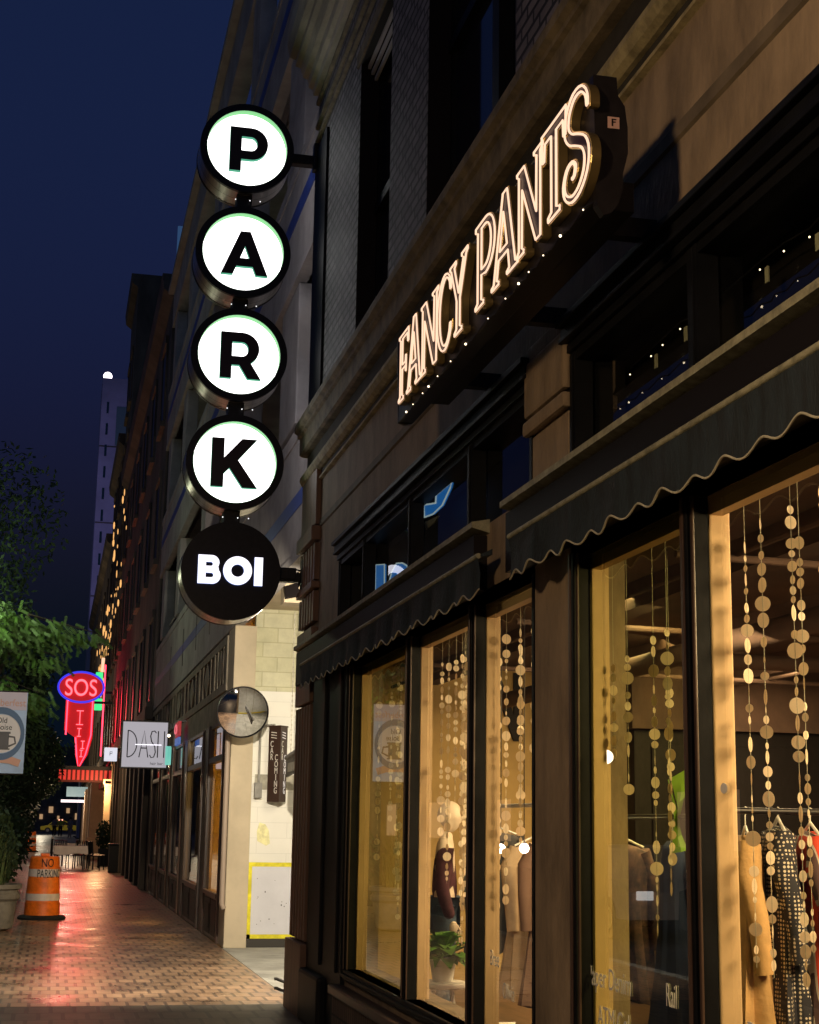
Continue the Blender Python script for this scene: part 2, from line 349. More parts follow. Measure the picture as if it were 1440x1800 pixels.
# horizontal bands high on the brick and the main cornice
g = MB()
for z in (8.2, 8.36, 8.62): g.prism([(W, z), (W-.03, z+.01), (W-.03, z+.045), (W, z+.06)], -1, 14.1)
obj('brick_band', g, trimstone, shop)
prof = [(W+.1, 8.74), (W-.06, 8.74), (W-.07, 8.80), (W-.11, 8.82), (W-.12, 8.90), (W-.17, 8.92), (W-.20, 9.02), (W-.25, 9.03), (W-.25, 9.10), (W-.31, 9.12), (W-.34, 9.25), (W-.34, 9.45), (W, 9.72), (W+.1, 9.72)]
obj('cornice', MB().prism(prof, -1, 14.12), cornstone, shop)
# corner pilaster with flutes
g = MB()
def flute(g, y0, y1, z0, z1, x=W, d=.05, n=5):
    g.box(x-d+.02, x, y0, y1, z0, z1)
    pw = (y1-y0)/(n*2+1)
    for i in range(n+1): g.box(x-d, x-d+.02, y0+pw*2*i, y0+pw*(2*i+1), z0, z1, .004)
flute(g, 13.3, 14.12, .62, 2.62); flute(g, 13.3, 14.12, 3.35, 3.62)
flute(g, 13.3, 14.12, 3.72, 4.05)
obj('fluted_pilaster', g, flutewood, shop)
g = MB()
obj('pilaster_block', MB().box(W-.085, W, 13.25, 14.14, 0, .6, .01), flutewood, shop); g.box(W-.06, W, 13.3, 14.12, 2.64, 3.3, .01); g.box(W-.08, W, 13.26, 14.13, 3.64, 3.70, .008); g.box(W-.09, W, 13.26, 14.13, 4.07, 4.2, .012)
g.box(W-.05, W, 13.3, 14.12, 4.22, 4.83, .01)
obj('pilaster_block', g, flutewood, shop)
g = MB(); g.box(W-.02, W+.01, 13.45, 14.11, 5.36, 8.1); obj('corner_strip', g, blackwood, shop)
# black timber pier between pilaster and first window
g = MB(); g.box(W-.035, W, 11.66, 13.24, 0, 2.9); g.box(W-.06, W, 12.5, 12.62, .5, 2.85, .01); g.box(W-.055, W, 11.8, 11.9, .5, 2.85, .01); g.box(W-.10, W, 12.3, 13.24, 0, .42, .03)
obj('timber_pier', g, blackwood, shop)
# rusticated stone pier
g = MB()
g.box(W-.045, W, 6.41, 7.02, 3.56, 3.84, .02); g.box(W-.03, W, 6.42, 7.0, 3.84, 3.92, .01)
g.box(W-.05, W, 6.40, 7.03, 3.47, 3.545, .02)
g.box(W-.012, W, 6.43, 6.97, 2.9, 3.46, .004)
obj('stone_pier', g, stone, shop)
# transom frames
def transom(Y0, Y1, mull, zt=3.86):
    fr = MB()
    for i, (dx, z0, z1) in enumerate(((.075, 3.84, 3.87), (.05, 3.79, 3.835), (.06, 3.765, 3.785), (.025, 3.72, 3.76))): fr.box(W-dx, W, Y0-.0, Y1, z0, z1, .004)
    fr.box(W+.0, W+.1, Y0, Y1, 3.68, 3.72)
    for y in [Y0+.03, Y1-.03] + mull:
        fr.box(W-.006, W+.08, y-.045, y+.045, 3.19, 3.72); fr.box(W-.014, W-.003, y-.02, y+.005, 3.2, 3.71, .003)
    o = obj('transom_window', fr, blackwood, shop)
    ed = sorted([Y0+.03, Y1-.03]+mull)
    for a, b in zip(ed, ed[1:]):
        obj('pane', MB().quad((W+.085, a, 3.18), (W+.085, b, 3.18), (W+.085, b, 3.72), (W+.085, a, 3.72)), glass, o)
transom(6.97, 12.3, [11.25, 9.69, 8.18]); transom(2.4, 6.43, [5.03, 3.7])
# cap strip over the awning boxes
for a, b in ((7.77, 14.05), (-.5, 7.24)):
    obj('cap_strip', MB().prism([(W, 3.21), (W-.10, 3.19), (W-.10, 3.16), (W, 3.135)], a, b), capmetal, shop)
    obj('awning_box', MB().box(W-.075, W, a+.05, b-.02, 2.83, 3.128), darkin, shop)
# awnings
def awning(Y0, Y1):
    bar = MB().tube([(2.05, Y0, 2.95), (2.05, Y1, 2.95)], .014, 10)
    o = obj('awning', MB().prism([(2.124, 2.99), (2.06, 2.958), (2.06, 2.945), (2.124, 2.96)], Y0, Y1), cloth, shop)
    obj('front_bar', bar, capmetal, o, smooth=True)
    n = int((Y1-Y0)/.26*16); top = []; bot = []; tr = []
    v = MB()
    for i in range(n+1):
        y = Y0+(Y1-Y0)*i/n; ph = (y-Y0)/.26*2*pi; x = 2.05+.006*sin(ph*.5+1)+.004*sin(y*11.3)+.003*sin(y*23.7+1)
        zb = 2.758+.018*cos(ph)+.004*sin(y*5.1)+.003*sin(y*13)
        a = v.b.verts.new((2.045, y, 2.945)); m_ = v.b.verts.new((x, y, 2.86)); b = v.b.verts.new((x-.004, y, zb))
        tr.append((x-.006, y, zb)); top.append((a, m_, b))
    for p, q in zip(top, top[1:]):
        v.b.faces.new((p[0], q[0], q[1], p[1])); v.b.faces.new((p[1], q[1], q[2], p[2]))
    obj('valance', v, cloth, o, smooth=True)
    obj('edge_cord', MB().tube(tr, .0042, 6), edging, o, smooth=True)
awning(7.45, 13.27); awning(1.6, 6.90)
# display windows
XG = 2.262
def display(Y0, Y1, mull, base):
    fr = MB(); fr.box(W-.0, W+.064, Y0, Y1, 2.79, 2.84); fr.box(W-.02, W+.1, Y0, Y1, .47, .545, .008); fr.box(W-.035, W-.005, Y0, Y1, .49, .52, .006)
    fr.box(W-.008, W+.066, Y0-.0, Y0+.03, .545, 2.79); fr.box(W-.008, W+.066, Y1-.05, Y1+.02, .545, 2.79)
    for y in mull:
        fr.box(W+.0, W+.066, y-.045, y+.055, .545, 2.79); fr.box(W-.014, W, y-.03, y+.02, .545, 2.79, .006)
    o = obj('display_window', fr, blackwood, shop)
    for y in mull+[Y1-.02]:
        obj('mullion_bead', MB().box(W-.022, W-.012, y-.012, y+.012, .545, 2.79, .004), brownwood, o); obj('mullion_bead', MB().box(W-.004, W+.006, y-.062, y-.044, .545, 2.79, .003), brownwood, o)
    ed = [Y0+.03]+sorted(mull)+[Y1-.05]
    for a, b in zip(ed, ed[1:]):
        obj('pane', MB().quad((XG, a, .54), (XG, b, .54), (XG, b, 2.80), (XG, a, 2.80)), dimglass if a > 9.6 or 5.1 < a < 6 else glass, o)
    post = MB()
    for y in mull+[Y1-.02]: post.box(XG+.008, XG+.088, y-.05, y+.05, .3, 2.78, .006)
    post.box(XG+.008, XG+.06, Y0, Y1, 2.72, 2.79)
    obj('inner_post', post, tan, o)
display(6.97, 11.66, [8.12, 9.67], 0); display(2.4, 6.43, [3.6, 5.145], 0)
# brick base with rowlock ledge
g = MB(); g.box(W-.08, W, 6.5, 11.72, .0, .36); obj('brick_base', g, basebrick, shop)
g = MB(); g.box(W-.11, W, 6.45, 11.76, .362, .43, .012); obj('base_ledge', g, brownwood, shop)
g = MB(); g.box(W-.08, W, -.5, 6.3, .0, .36); obj('brick_base', g, basebrick, shop)
g = MB(); g.box(W-.11, W, -.5, 6.3, .362, .43, .012); obj('base_ledge', g, brownwood, shop)
# interior shell of the shop
obj('end_wall', MB().box(2.46, 9.3, 13.55, 13.6, 0, 3.0), wallgold, shop)
obj('inner_wall', MB().box(9.2, 9.3, 1.2, 13.55, 0, 3.0), wallgold, shop)
obj('near_wall', MB().box(2.46, 9.2, 1.1, 1.2, 0, 3.0), wallgold, shop)
obj('shop_ceiling', MB().box(2.46, 9.3, 1.1, 13.6, 3.0, 3.1), ceilm, shop)
obj('display_ceiling', MB().box(XG+.14, 2.46, 1.1, 13.6, 2.86, 3.1), ceilm, shop)
obj('shop_floor', MB().box(2.3, 9.3, 1.1, 13.6, -.1, .2), floorm, shop)
g = MB()
for x in (3.2, 4.4, 5.6, 6.8): g.box(x, x+.14, 1.3, 13.5, 2.84, 2.998)
obj('ceiling_beam', g, ceilm, shop)
g = MB(); g.tube([(3.9, 2, 2.70), (3.9, 13.4, 2.70)], .07, 14); g.tube([(3.9, 9.5, 2.7), (8.8, 9.5, 2.7)], .05, 12); obj('duct', g, ceilm, shop, smooth=True)
g = MB()
for x in (2.9, 5.6): g.tube([(x, 2, 2.8), (x, 13.4, 2.8)], .015, 8)
for y in (6.2, 8.6, 11.2): g.tube([(2.6, y, 2.78), (8.8, y+.6, 2.78)], .018, 8)
obj('ceiling_pipe', g, ceilm, shop, smooth=True)
obj('upper_floor', MB().box(2.56, 9.3, -1, 13.98, 4.4, 4.6), darkin, shop)
obj('transom_backing', MB().box(3.3, 3.35, 1.2, 13.98, 3.12, 4.4), darkin, shop)
obj('upper_backing', MB().box(3.4, 3.45, -1, 13.98, 4.6, 9.3), darkin, shop)
obj('roof', MB().box(W+.36, 9.4, -1, 14.0, 9.4, 9.6), darkin, shop)
# letters painted on the end wall: a big black N
g = []
Nl = [[(0, 0), (.22, 0), (.22, .62), (.62, 0), (.84, 0), (.84, 1), (.62, 1), (.62, .38), (.22, 1), (0, 1)]]
me = shape([[(x*.36, z*.62) for x, z in Nl[0]]], .03); place('wall_letter', me, T(3.84, 13.54, 2.36) @ FY, darkin, shop)
# black liners in the transom and window reveals
def liner(Y0, Y1, Z0, Z1, x0, x1, th=.012):
    g = MB(); g.box(x0, x1, Y0, Y0+th, Z0, Z1); g.box(x0, x1, Y1-th, Y1, Z0, Z1); g.box(x0, x1, Y0+th, Y1-th, Z1-th, Z1); g.box(x0, x1, Y0+th, Y1-th, Z0, Z0+th)
    obj('reveal_lining', g, darkin, shop)
liner(6.97, 12.3, 3.19, 3.72, W+.102, W+.26); liner(2.4, 6.43, 3.19, 3.72, W+.102, W+.26)
obj('transom_blind', MB().box(W+.30, W+.32, -.5, 13.9, 3.12, 3.8), darkin, shop)
for a, b, c_, d_ in uph: liner(a, b, c_, d_, W+.006, W+.36)
# upper sash windows
def sash(Y0, Y1, Z0, Z1, mull=None):
    x = W+.16; fr = MB()
    for a, b in ((Y0, Y0+.06), (Y1-.06, Y1)): fr.box(x, x+.06, a, b, Z0, Z1)
    fr.box(x, x+.06, Y0, Y1, Z1-.09, Z1); zm = (Z0+Z1)/2; fr.box(x-.02, x+.06, Y0, Y1, zm-.04, zm+.04)
    if mull: fr.box(x-.06, x+.06, mull-.07, mull+.07, Z0, Z1)
    o = obj('sash_window', fr, blackwood, shop)
    obj('pane', MB().quad((x+.03, Y0, Z0), (x+.03, Y1, Z0), (x+.03, Y1, Z1), (x+.03, Y0, Z1)), darkglass, o)
    g = MB()
    for k in range(3): g.box(x-.10+.03*k, x-.075+.03*k, Y0, Y1, Z1-.05-.05*k, Z1-.02-.05*k)
    obj('head_moulding', g, mat('pale_head_moulding', (.5, .5, .55), .5), o)
    obj('lintel', MB().box(W-.015, W+.1, Y0-.12, Y1+.12, Z1+.002, Z1+.12, .01), trimstone, o)
sash(10.59, 11.87, 5.3, 7.95); sash(7.32, 9.38, 5.3, 8.3, 8.05); sash(4.6, 6.1, 5.3, 8.3)

# sign reflection in the transom, built as glowing letters and curve
def ring(cx, cy_, ro, ri, a0, a1, n=22): return arc(cx, cy_, ro, ro, a0, a1, n)+arc(cx, cy_, ri, ri, a1, a0, n)
t = thing('window_lettering_or_reflection', 'reflection of a blue sign, shaped as glowing letters behind the transom glass, pale outline', 'sign', (2.36, 10.8, 3.2))
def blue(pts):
    obj('letter', MB().prism(pts, 2.335, 2.345, 'X'), bluerefl, t)
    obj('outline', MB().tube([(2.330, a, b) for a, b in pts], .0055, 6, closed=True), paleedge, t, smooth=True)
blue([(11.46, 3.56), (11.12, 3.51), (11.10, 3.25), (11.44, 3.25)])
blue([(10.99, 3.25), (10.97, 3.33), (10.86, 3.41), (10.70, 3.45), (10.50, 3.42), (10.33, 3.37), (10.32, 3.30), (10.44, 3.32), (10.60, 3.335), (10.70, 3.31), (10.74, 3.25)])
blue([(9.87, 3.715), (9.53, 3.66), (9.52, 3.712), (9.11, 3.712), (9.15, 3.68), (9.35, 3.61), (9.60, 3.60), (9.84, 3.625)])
obj('reflected_curve', MB().prism([(9.88, 3.595), (9.46, 3.565), (9.60, 3.54), (9.81, 3.535)], 2.335, 2.345, 'X'), greyrow, t)
t2 = thing('reflected_disc', 'white half round sign reflection, shaped as a plate behind the far transom pane', 'reflection', (2.4, 11.8, 3.2))
obj('half_disc', MB().prism([(12.05, 3.56), (12.28, 3.50), (12.22, 3.36), (12.02, 3.26)], 2.42, 2.43, 'X'), whitepl, t2)  # white plate stands in for a sign's reflection in the glass
# small lanterns strung behind the near transom
t = thing('lantern_string', 'string of tiny bulbs and hanging white tags behind the near transom', 'string lights', (2.4, 5, 3.6))
ys = [(4.27, 3.62), (4.51, 3.58), (4.70, 3.6), (4.89, 3.6), (5.43, 3.58), (5.63, 3.61), (5.82, 3.6), (5.95, 3.59), (6.2, 3.58), (3.9, 3.6)]
obj('wire', MB().tube([(2.4, y, z+.03) for y, z in sorted(ys)], .003, 5), blackmetal, t)
for i, (y, z) in enumerate(sorted(ys)):
    obj('bulb', MB().ball((2.4, y, z), .0035, u_=8, v_=6), bulbm, t)
    if i % 2 == 0: obj('tag', MB().box(2.396, 2.402, y-.07, y-.045, z-.07, z-.01), edging, t)

# window lettering (vinyl)
vinyl = mat('white_vinyl', (.72, .70, .66), .6)
def wtext(s, y, z, size, label, sx=.85):
    me = text(s, size, .001, sx); o = place('window_lettering_or_reflection', me, T(XG-.004, y, z) @ FX, vinyl)
    tag(o, label, 'lettering')
wtext('Paper Denim', 6.42, .955, .12, 'white vinyl words Paper Denim low on the fourth window', .80)
wtext('ATM Col.', 6.30, .80, .12, 'white vinyl words ATM Col. below the denim lettering', .8)
wtext('Rail', 5.56, .96, .12, 'white vinyl word Rail at the right of the fourth window', .62)
wtext('me Denim', 5.03, .90, .13, 'white vinyl lettering at the bottom of the nearest window', .8)
wtext('Bree', 7.93, .90, .11, 'white vinyl word Bree low on the third window', .8)
wtext('Olivia', 7.70, .76, .11, 'white vinyl word Olivia below Bree on the third window', .8)
place('window_sticker', shape([arc(0, 0, .028, .018, 0, 360, 16)[:-1]], .001), T(XG-.004, 5.0, 1.74) @ FX, vinyl)
tag(bpy.data.objects['window_sticker'], 'small pale oval sticker on the nearest window', 'sticker')

# ================================================================== blade sign PARK BOI
bs = thing('blade_sign', 'column of five round drum signs spelling PARK BOI on the shop corner', 'sign', (1.49, 14.1, 3.4))
SX, SY = 1.49, 14.0
zc = [8.05, 6.98, 5.95, 4.90, 3.87]
for a, b in zip(zc, zc[1:]): obj('connector', MB().box(SX-.075, SX+.075, SY+.10, SY+.30, b+.44, a-.44, .01), blackmetal, bs)
g = MB(); g.box(SX+.44, W+.02, SY+.12, SY+.22, zc[0]-.05, zc[0]+.05, .008); g.box(W-.05, W+.0, SY+.02, SY+.12, zc[0]-.14, zc[0]+.14, .008)
obj('wall_arm', g, blackmetal, bs); g = MB()
g.box(SX+.44, W+.02, SY+.10, SY+.20, zc[4]-.06, zc[4]+.03, .008); g.box(SX+.43, SX+.62, SY+.08, SY+.24, zc[4]-.04, zc[4]+.07, .008)
g.box(W-.05, W+.0, SY+.02, SY+.12, zc[4]-.14, zc[4]+.14, .008)
obj('wall_arm', g, blackmetal, bs)
obj('cable', MB().tube([(SX+.6, SY+.1, zc[4]+.06), (SX+.66, SY+.08, zc[4]+.045), (W-.08, SY+.08, zc[4]+.03), (W-.02, SY+.08, zc[4]-.02)], .008, 6), blackmetal, bs, smooth=True)
g = MB(); g2 = MB()
for z in zc[:-1]:
    for dx in (-.09, .05, .15): g2.ball((SX+dx, SY+.06, z-.52), .006, u_=6, v_=4)
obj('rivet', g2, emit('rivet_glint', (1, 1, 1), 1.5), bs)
P_ = [[(0, 0), (.25, 0), (.25, .27), (.46, .27)]+arc(.46, .635, .36, .365, -90, 90)+[(0, 1)], [(.25, .47), (.25, .79)]+arc(.45, .63, .14, .16, 90, -90)]
A_ = [[(0, 0), (.26, 0), (.335, .19), (.695, .19), (.77, 0), (1.03, 0), (.625, 1), (.405, 1)], [(.41, .38), (.515, .66), (.62, .38)]]
R_ = [[(0, 0), (.24, 0), (.24, .29), (.40, .29), (.58, 0), (.86, 0), (.64, .345)]+arc(.45, .65, .36, .35, -52, 90)+[(0, 1)], [(.24, .48), (.24, .79)]+arc(.45, .635, .13, .155, 90, -90)]
K_ = [[(0, 0), (.25, 0), (.25, .27), (.36, .39), (.63, 0), (.93, 0), (.53, .56), (.90, 1), (.60, 1), (.25, .60), (.25, 1), (0, 1)]]
B_ = [[(0, 0), (.5, 0)]+arc(.5, .29, .29, .29, -90, 40)+arc(.46, .745, .27, .255, -30, 90)+[(0, 1)], [(.27, .22), (.27, .38)]+arc(.46, .30, .08, .08, 90, -90), [(.27, .62), (.27, .76)]+arc(.44, .69, .07, .07, 90, -90)]
O_ = [arc(.5, .5, .5, .5, 0, 360, 40)[:-1], arc(.5, .5, .225, .22, 0, 360, 30)[:-1]]
I_ = [[(0, 0), (.29, 0), (.29, 1), (0, 1)]]
def sides(me, front_i=0, side_i=1):
    for p in me.polygons: p.material_index = front_i if abs(p.normal.z) > .5 else side_i
RO, RI, DEP = .458, .392, .42
for i, z in enumerate(zc):
    c = (SX, SY, z)
    RD = .090
    g = MB(); g.lathe(c, [(RO-.012, .03), (RO-.004, .03), (RO-.004, DEP-.03), (RO-.012, DEP-.03)], 64, 'Y', False); d = obj('drum', g, steel, bs, ang=40)
    for y0, y1, s_ in ((0, .04, 1), (DEP-.04, DEP, -1)):
        g = MB(); n = 64
        ra = [(RO, y0), (RO, y1)]
        if i < 4: rr = [(RI, y1), (RI, y0)]
        else: rr = [(.001, y1), (.001, y0)]
        pr = ra+rr; rings = [[g.b.verts.new((SX+q*cos(2*pi*k/n), SY+h, z+q*sin(2*pi*k/n))) for k in range(n)] for q, h in pr]
        for a in range(4):
            A, B = rings[a], rings[(a+1) % 4]
            for k in range(n): g.b.faces.new((A[k], A[(k+1) % n], B[(k+1) % n], B[k]))
        obj('rim', g, blackmetal, d, ang=40)
    g = MB(); g.lathe(c, [(RO+.001, .20), (RO+.001, .207)], 64, 'Y', False); obj('seam', g, blackmetal, d, ang=40)
    if i < 4:
        g = MB(); n = 64
        A = [g.b.verts.new((SX+(RI-.003)*cos(2*pi*k/n), SY+.004, z+(RI-.003)*sin(2*pi*k/n))) for k in range(n)]
        B = [g.b.verts.new((SX+(RI-.003)*cos(2*pi*k/n), SY+RD+.002, z+(RI-.003)*sin(2*pi*k/n))) for k in range(n)]
        for k in range(n): g.b.faces.new((A[k], A[(k+1) % n], B[(k+1) % n], B[k]))
        obj('recess_ring', g, greenedge, d)
        g = MB(); g.lathe(c, [(RI-.002, RD+.002), (RI-.002, DEP-.03)], 64, 'Y'); obj('lit_face', g, whiteface, d)
        L, wd = ((P_, .82), (A_, 1.03), (R_, .86), (K_, .93))[i]; hh = (.455, .44, .455, .47)[i]
        me = shape([[((x-wd/2)*hh, (q-.5)*hh) for x, q in lp] for lp in L], .050); sides(me)
        place('letter', me, T(SX+(.02 if i != 3 else 0), SY+RD-.002, z) @ FY, [maroon, mintedge], d)
    else:
        x = -.325; hh = .265
        for L, wd in ((B_, .79), (O_, 1.0), (I_, .29)):
            me = shape([[(x+a*hh, (b-.5)*hh) for a, b in lp] for lp in L], .022); sides(me)
            place('letter', me, T(SX+.02, SY+.0, z+.0) @ FY, [boiface, blueedge], d)
            x += wd*hh+.022

# small flood light on the corner
t = thing('flood_light', 'small black flood light on a bracket under the lowest drum sign', 'light', (2.1, 14.12, 3.7))
obj('bracket', MB().tube([(W+.02, 14.14, 3.95), (2.12, 14.14, 3.74), (2.16, 14.14, 3.74)], .012, 8), blackmetal, t, smooth=True)
obj('housing', MB().prism([(2.0, 3.76), (2.12, 3.80), (2.15, 3.68), (2.02, 3.65)], 14.06, 14.16), concrete, t)
obj('lens', MB().box(2.02, 2.11, 14.162, 14.17, 3.68, 3.74), emit('flood_lens', (1, .85, .6), 1.5), t)
# hose hooks low on the corner
t = thing('wall_hook', 'pair of short metal hooks low on the dark corner base', 'hook', (2.1, 14.0, .15))
for z in (.14, .22): obj('hook', MB().tube([(2.2, 14.05, z-.02), (2.10, 14.12, z), (2.05, 14.12, z+.02), (2.03, 14.12, z+.02)], .014, 8), kerbm, t, smooth=True)

# ================================================================== FANCY PANTS sign
fs = thing('neon_sign', 'long black cabinet sign reading FANCY PANTS in warm glowing outlined letters', 'sign', (1.8, 6.4, 3.8))
obj('cabinet', MB().box(1.765, 1.85, 4.90, 8.12, 3.80, 4.262, .006), blackmetal, fs)
ec = [(1.755, 4.27), (1.845, 4.27), (1.85, 4.20), (1.875, 4.16), (1.885, 4.08), (1.885, 3.98), (1.865, 3.90), (1.865, 3.84), (1.845, 3.78), (1.82, 3.745), (1.79, 3.735), (1.765, 3.77)]
obj('end_cap', MB().prism(ec, 4.86, 4.898), blackmetal, fs)
obj('end_cap', MB().prism([(a, max(b, 3.80)) for a, b in ec[:9]]+[(1.80, 3.79), (1.765, 3.80)], 8.122, 8.14), blackmetal, fs)
obj('raceway', MB().box(1.852, 2.0, 5.1, 7.9, 3.86, 3.98, .005), blackmetal, fs)
for y in (5.4, 6.5, 7.6): obj('wall_bracket', MB().box(1.99, W, y-.03, y+.03, 3.88, 3.96), blackmetal, fs)
place('maker_plate', shape([[(-.022, -.022), (.022, -.022), (.022, .022), (-.022, .022)]], .002), T(1.83, 4.858, 4.09) @ FY, mat('plate_pink', (.6, .38, .33), .5), fs)
place('plate_mark', shape([[(-.008, -.014), (-.002, -.014), (-.002, 0), (.008, 0), (.008, .004), (-.002, .004), (-.002, .01), (.01, .01), (.01, .014), (-.008, .014)]], .001), T(1.83, 4.8555, 4.09) @ FY, darkin, fs)
def band(pts, ws):
    L, Rr = [], []
    for i, p in enumerate(pts):
        a = Vector(pts[max(0, i-1)]); b = Vector(pts[min(len(pts)-1, i+1)]); t_ = (b-a).normalized(); nn = Vector((-t_.y, t_.x))
        L.append((p[0]+nn.x*ws[i], p[1]+nn.y*ws[i])); Rr.append((p[0]-nn.x*ws[i], p[1]-nn.y*ws[i]))
    return L+Rr[::-1]
Fl = [[(0, 0), (.40, 0), (.40, .07), (.30, .10), (.30, .44), (.48, .44), (.50, .36), (.58, .36), (.58, .64), (.50, .64), (.48, .55), (.30, .55), (.30, .89), (.60, .89), (.64, .76), (.74, .76), (.74, 1), (0, 1), (0, .93), (.10, .90), (.10, .10), (0, .07)]]
Al = [[(-.02, 0), (.26, 0), (.26, .07), (.20, .09), (.25, .27), (.53, .27), (.57, .09), (.50, .07), (.50, 0), (.88, 0), (.88, .07), (.80, .09), (.53, 1.04), (.36, 1.04), (.06, .09), (-.02, .07)], [(.30, .40), (.395, .76), (.49, .40)]]
Nn = [[(0, 0), (.26, 0), (.26, .07), (.20, .10), (.20, .70), (.62, -.02), (.80, -.02), (.80, .90), (.88, .93), (.88, 1), (.56, 1), (.56, .93), (.64, .90), (.64, .34), (.27, 1), (0, 1), (0, .93), (.06, .90), (.06, .10), (0, .07)]]
Cl = [arc(.46, .5, .46, .52, 38, 322, 26)+[(.84, .30), (.74, .30)]+arc(.50, .5, .30, .42, 312, 48, 24)+[(.74, .70), (.84, .70)]]
Yl = [[(.24, 0), (.62, 0), (.62, .07), (.53, .10), (.53, .44), (.80, .90), (.88, .93), (.88, 1), (.56, 1), (.56, .93), (.63, .90), (.44, .57), (.26, .90), (.33, .93), (.33, 1), (0, 1), (0, .93), (.06, .90), (.33, .44), (.33, .10), (.24, .07)]]
Pl = [[(0, 0), (.38, 0), (.38, .07), (.29, .10), (.29, .36), (.40, .34)]+arc(.44, .69, .40, .36, -90, 90, 14)+[(0, 1.05), (0, .96), (.09, .93), (.09, .10), (0, .07)], [(.29, .47), (.29, .93)]+arc(.42, .70, .22, .23, 90, -90, 12)]
Tl = [[(.20, 0), (.60, 0), (.60, .08), (.50, .11), (.50, .88), (.66, .88), (.68, .70), (.78, .70), (.80, 1.04), (0, 1.04), (.02, .70), (.12, .70), (.14, .88), (.30, .88), (.30, .11), (.20, .08)]]
cl = [(.72, .80), (.70, .96), (.56, 1.10), (.36, 1.12), (.20, 1.0), (.16, .82), (.26, .68), (.44, .58), (.62, .46), (.70, .30), (.66, .12), (.50, -.01), (.30, -.03), (.13, .07), (.08, .22), (.16, .36), (.30, .39), (.40, .31), (.37, .21), (.29, .20)]
def smooth_path(p, k=3):
    out = []
    for i in range(len(p)-1):
        p0, p1, p2, p3 = p[max(0, i-1)], p[i], p[i+1], p[min(len(p)-1, i+2)]
        for j in range(k):
            t_ = j/k; out.append(tuple(.5*((2*p1[q])+(-p0[q]+p2[q])*t_+(2*p0[q]-5*p1[q]+4*p2[q]-p3[q])*t_*t_+(-p0[q]+3*p1[q]-3*p2[q]+p3[q])*t_**3) for q in (0, 1)))
    out.append(p[-1]); return out
sp_ = smooth_path(cl); nS = len(sp_)
Sl = [band(sp_, [.035+.05*sin(pi*min(1, i/nS*1.35))**1 if i/nS < .74 else .035 for i in range(nS)])]
hL = .385
lets = [(Fl, 8.01, .335), (Al, 7.80, .40), (Nn, 7.47, .44), (Cl, 7.12, .36), (Yl, 6.86, .40), (Pl, 6.38, .40), (Al, 6.10, .46), (Nn, 5.72, .42), (Tl, 5.38, .40), (Sl, 5.13, .42)]
def inset(lp, d):
    n = len(lp); ar = sum(lp[i][0]*lp[(i+1) % n][1]-lp[(i+1) % n][0]*lp[i][1] for i in range(n)); sg = 1 if ar > 0 else -1; out = []
    for i in range(n):
        a, b, c = Vector(lp[i-1]), Vector(lp[i]), Vector(lp[(i+1) % n])
        e1 = (b-a); e2 = (c-b)
        if e1.length < 1e-7 or e2.length < 1e-7: continue
        e1.normalize(); e2.normalize(); n1 = Vector((-e1.y, e1.x)); n2 = Vector((-e2.y, e2.x)); m_ = (n1+n2)
        if m_.length < .2: m_ = n1
        else: m_ = m_/max(.35, m_.length_squared/2)
        q = b+m_*d*sg; out.append((q.x, q.y))
    return out
for k, (L, y0, wd) in enumerate(lets):
    y0 = 4.9+(y0-4.9)*.972; wd *= .975
    lift = .008 if k in (7, 8) else 0
    hz = hL if k < 9 else .340
    if k == 9: lift = .008
    sc = [[(x*wd, z*hz+lift) for x, z in lp] for lp in L]
    me = shape(sc, .035); sides(me)
    o = place('letter', me, T(1.763, y0, 3.845) @ FX, [maroon, gold], fs)
    g = MB(); g3 = MB()
    for j, lp in enumerate(sc):
        q = inset(lp, .0085 if j == 0 else -.0085)
        g.tube([(1.720, y0-a, 3.845+b) for a, b in q], .0048, 6, closed=True)
        g3.tube([(1.727, y0-a, 3.845+b) for a, b in lp], .0030, 4, closed=True)
    obj('neon_tube', g, neon, o, smooth=True); obj('gold_lip', g3, MATS.get('gold_lip') or mat('gold_lip', (.75, .55, .22), .35, .6), o)
# bulb string along the cabinet bottom
t = thing('bulb_string', 'string of small clear bulbs hung along the bottom of the letter cabinet', 'string lights', (1.8, 6.4, 3.78))
by = [7.83, 7.67, 7.45, 7.32, 7.13, 6.87, 6.59, 6.21, 5.94, 5.75, 5.61, 5.42, 5.21, 4.95]
obj('wire', MB().tube([p for i, y in enumerate(by) for p in ((1.75, y, 3.795), (1.75, y-.1, 3.775))], .003, 5), blackmetal, t)
for i, y in enumerate(by): obj('bulb', MB().ball((1.745, y, 3.785), .003 if i % 3 else .0055, u_=8, v_=6), bulbm, t)

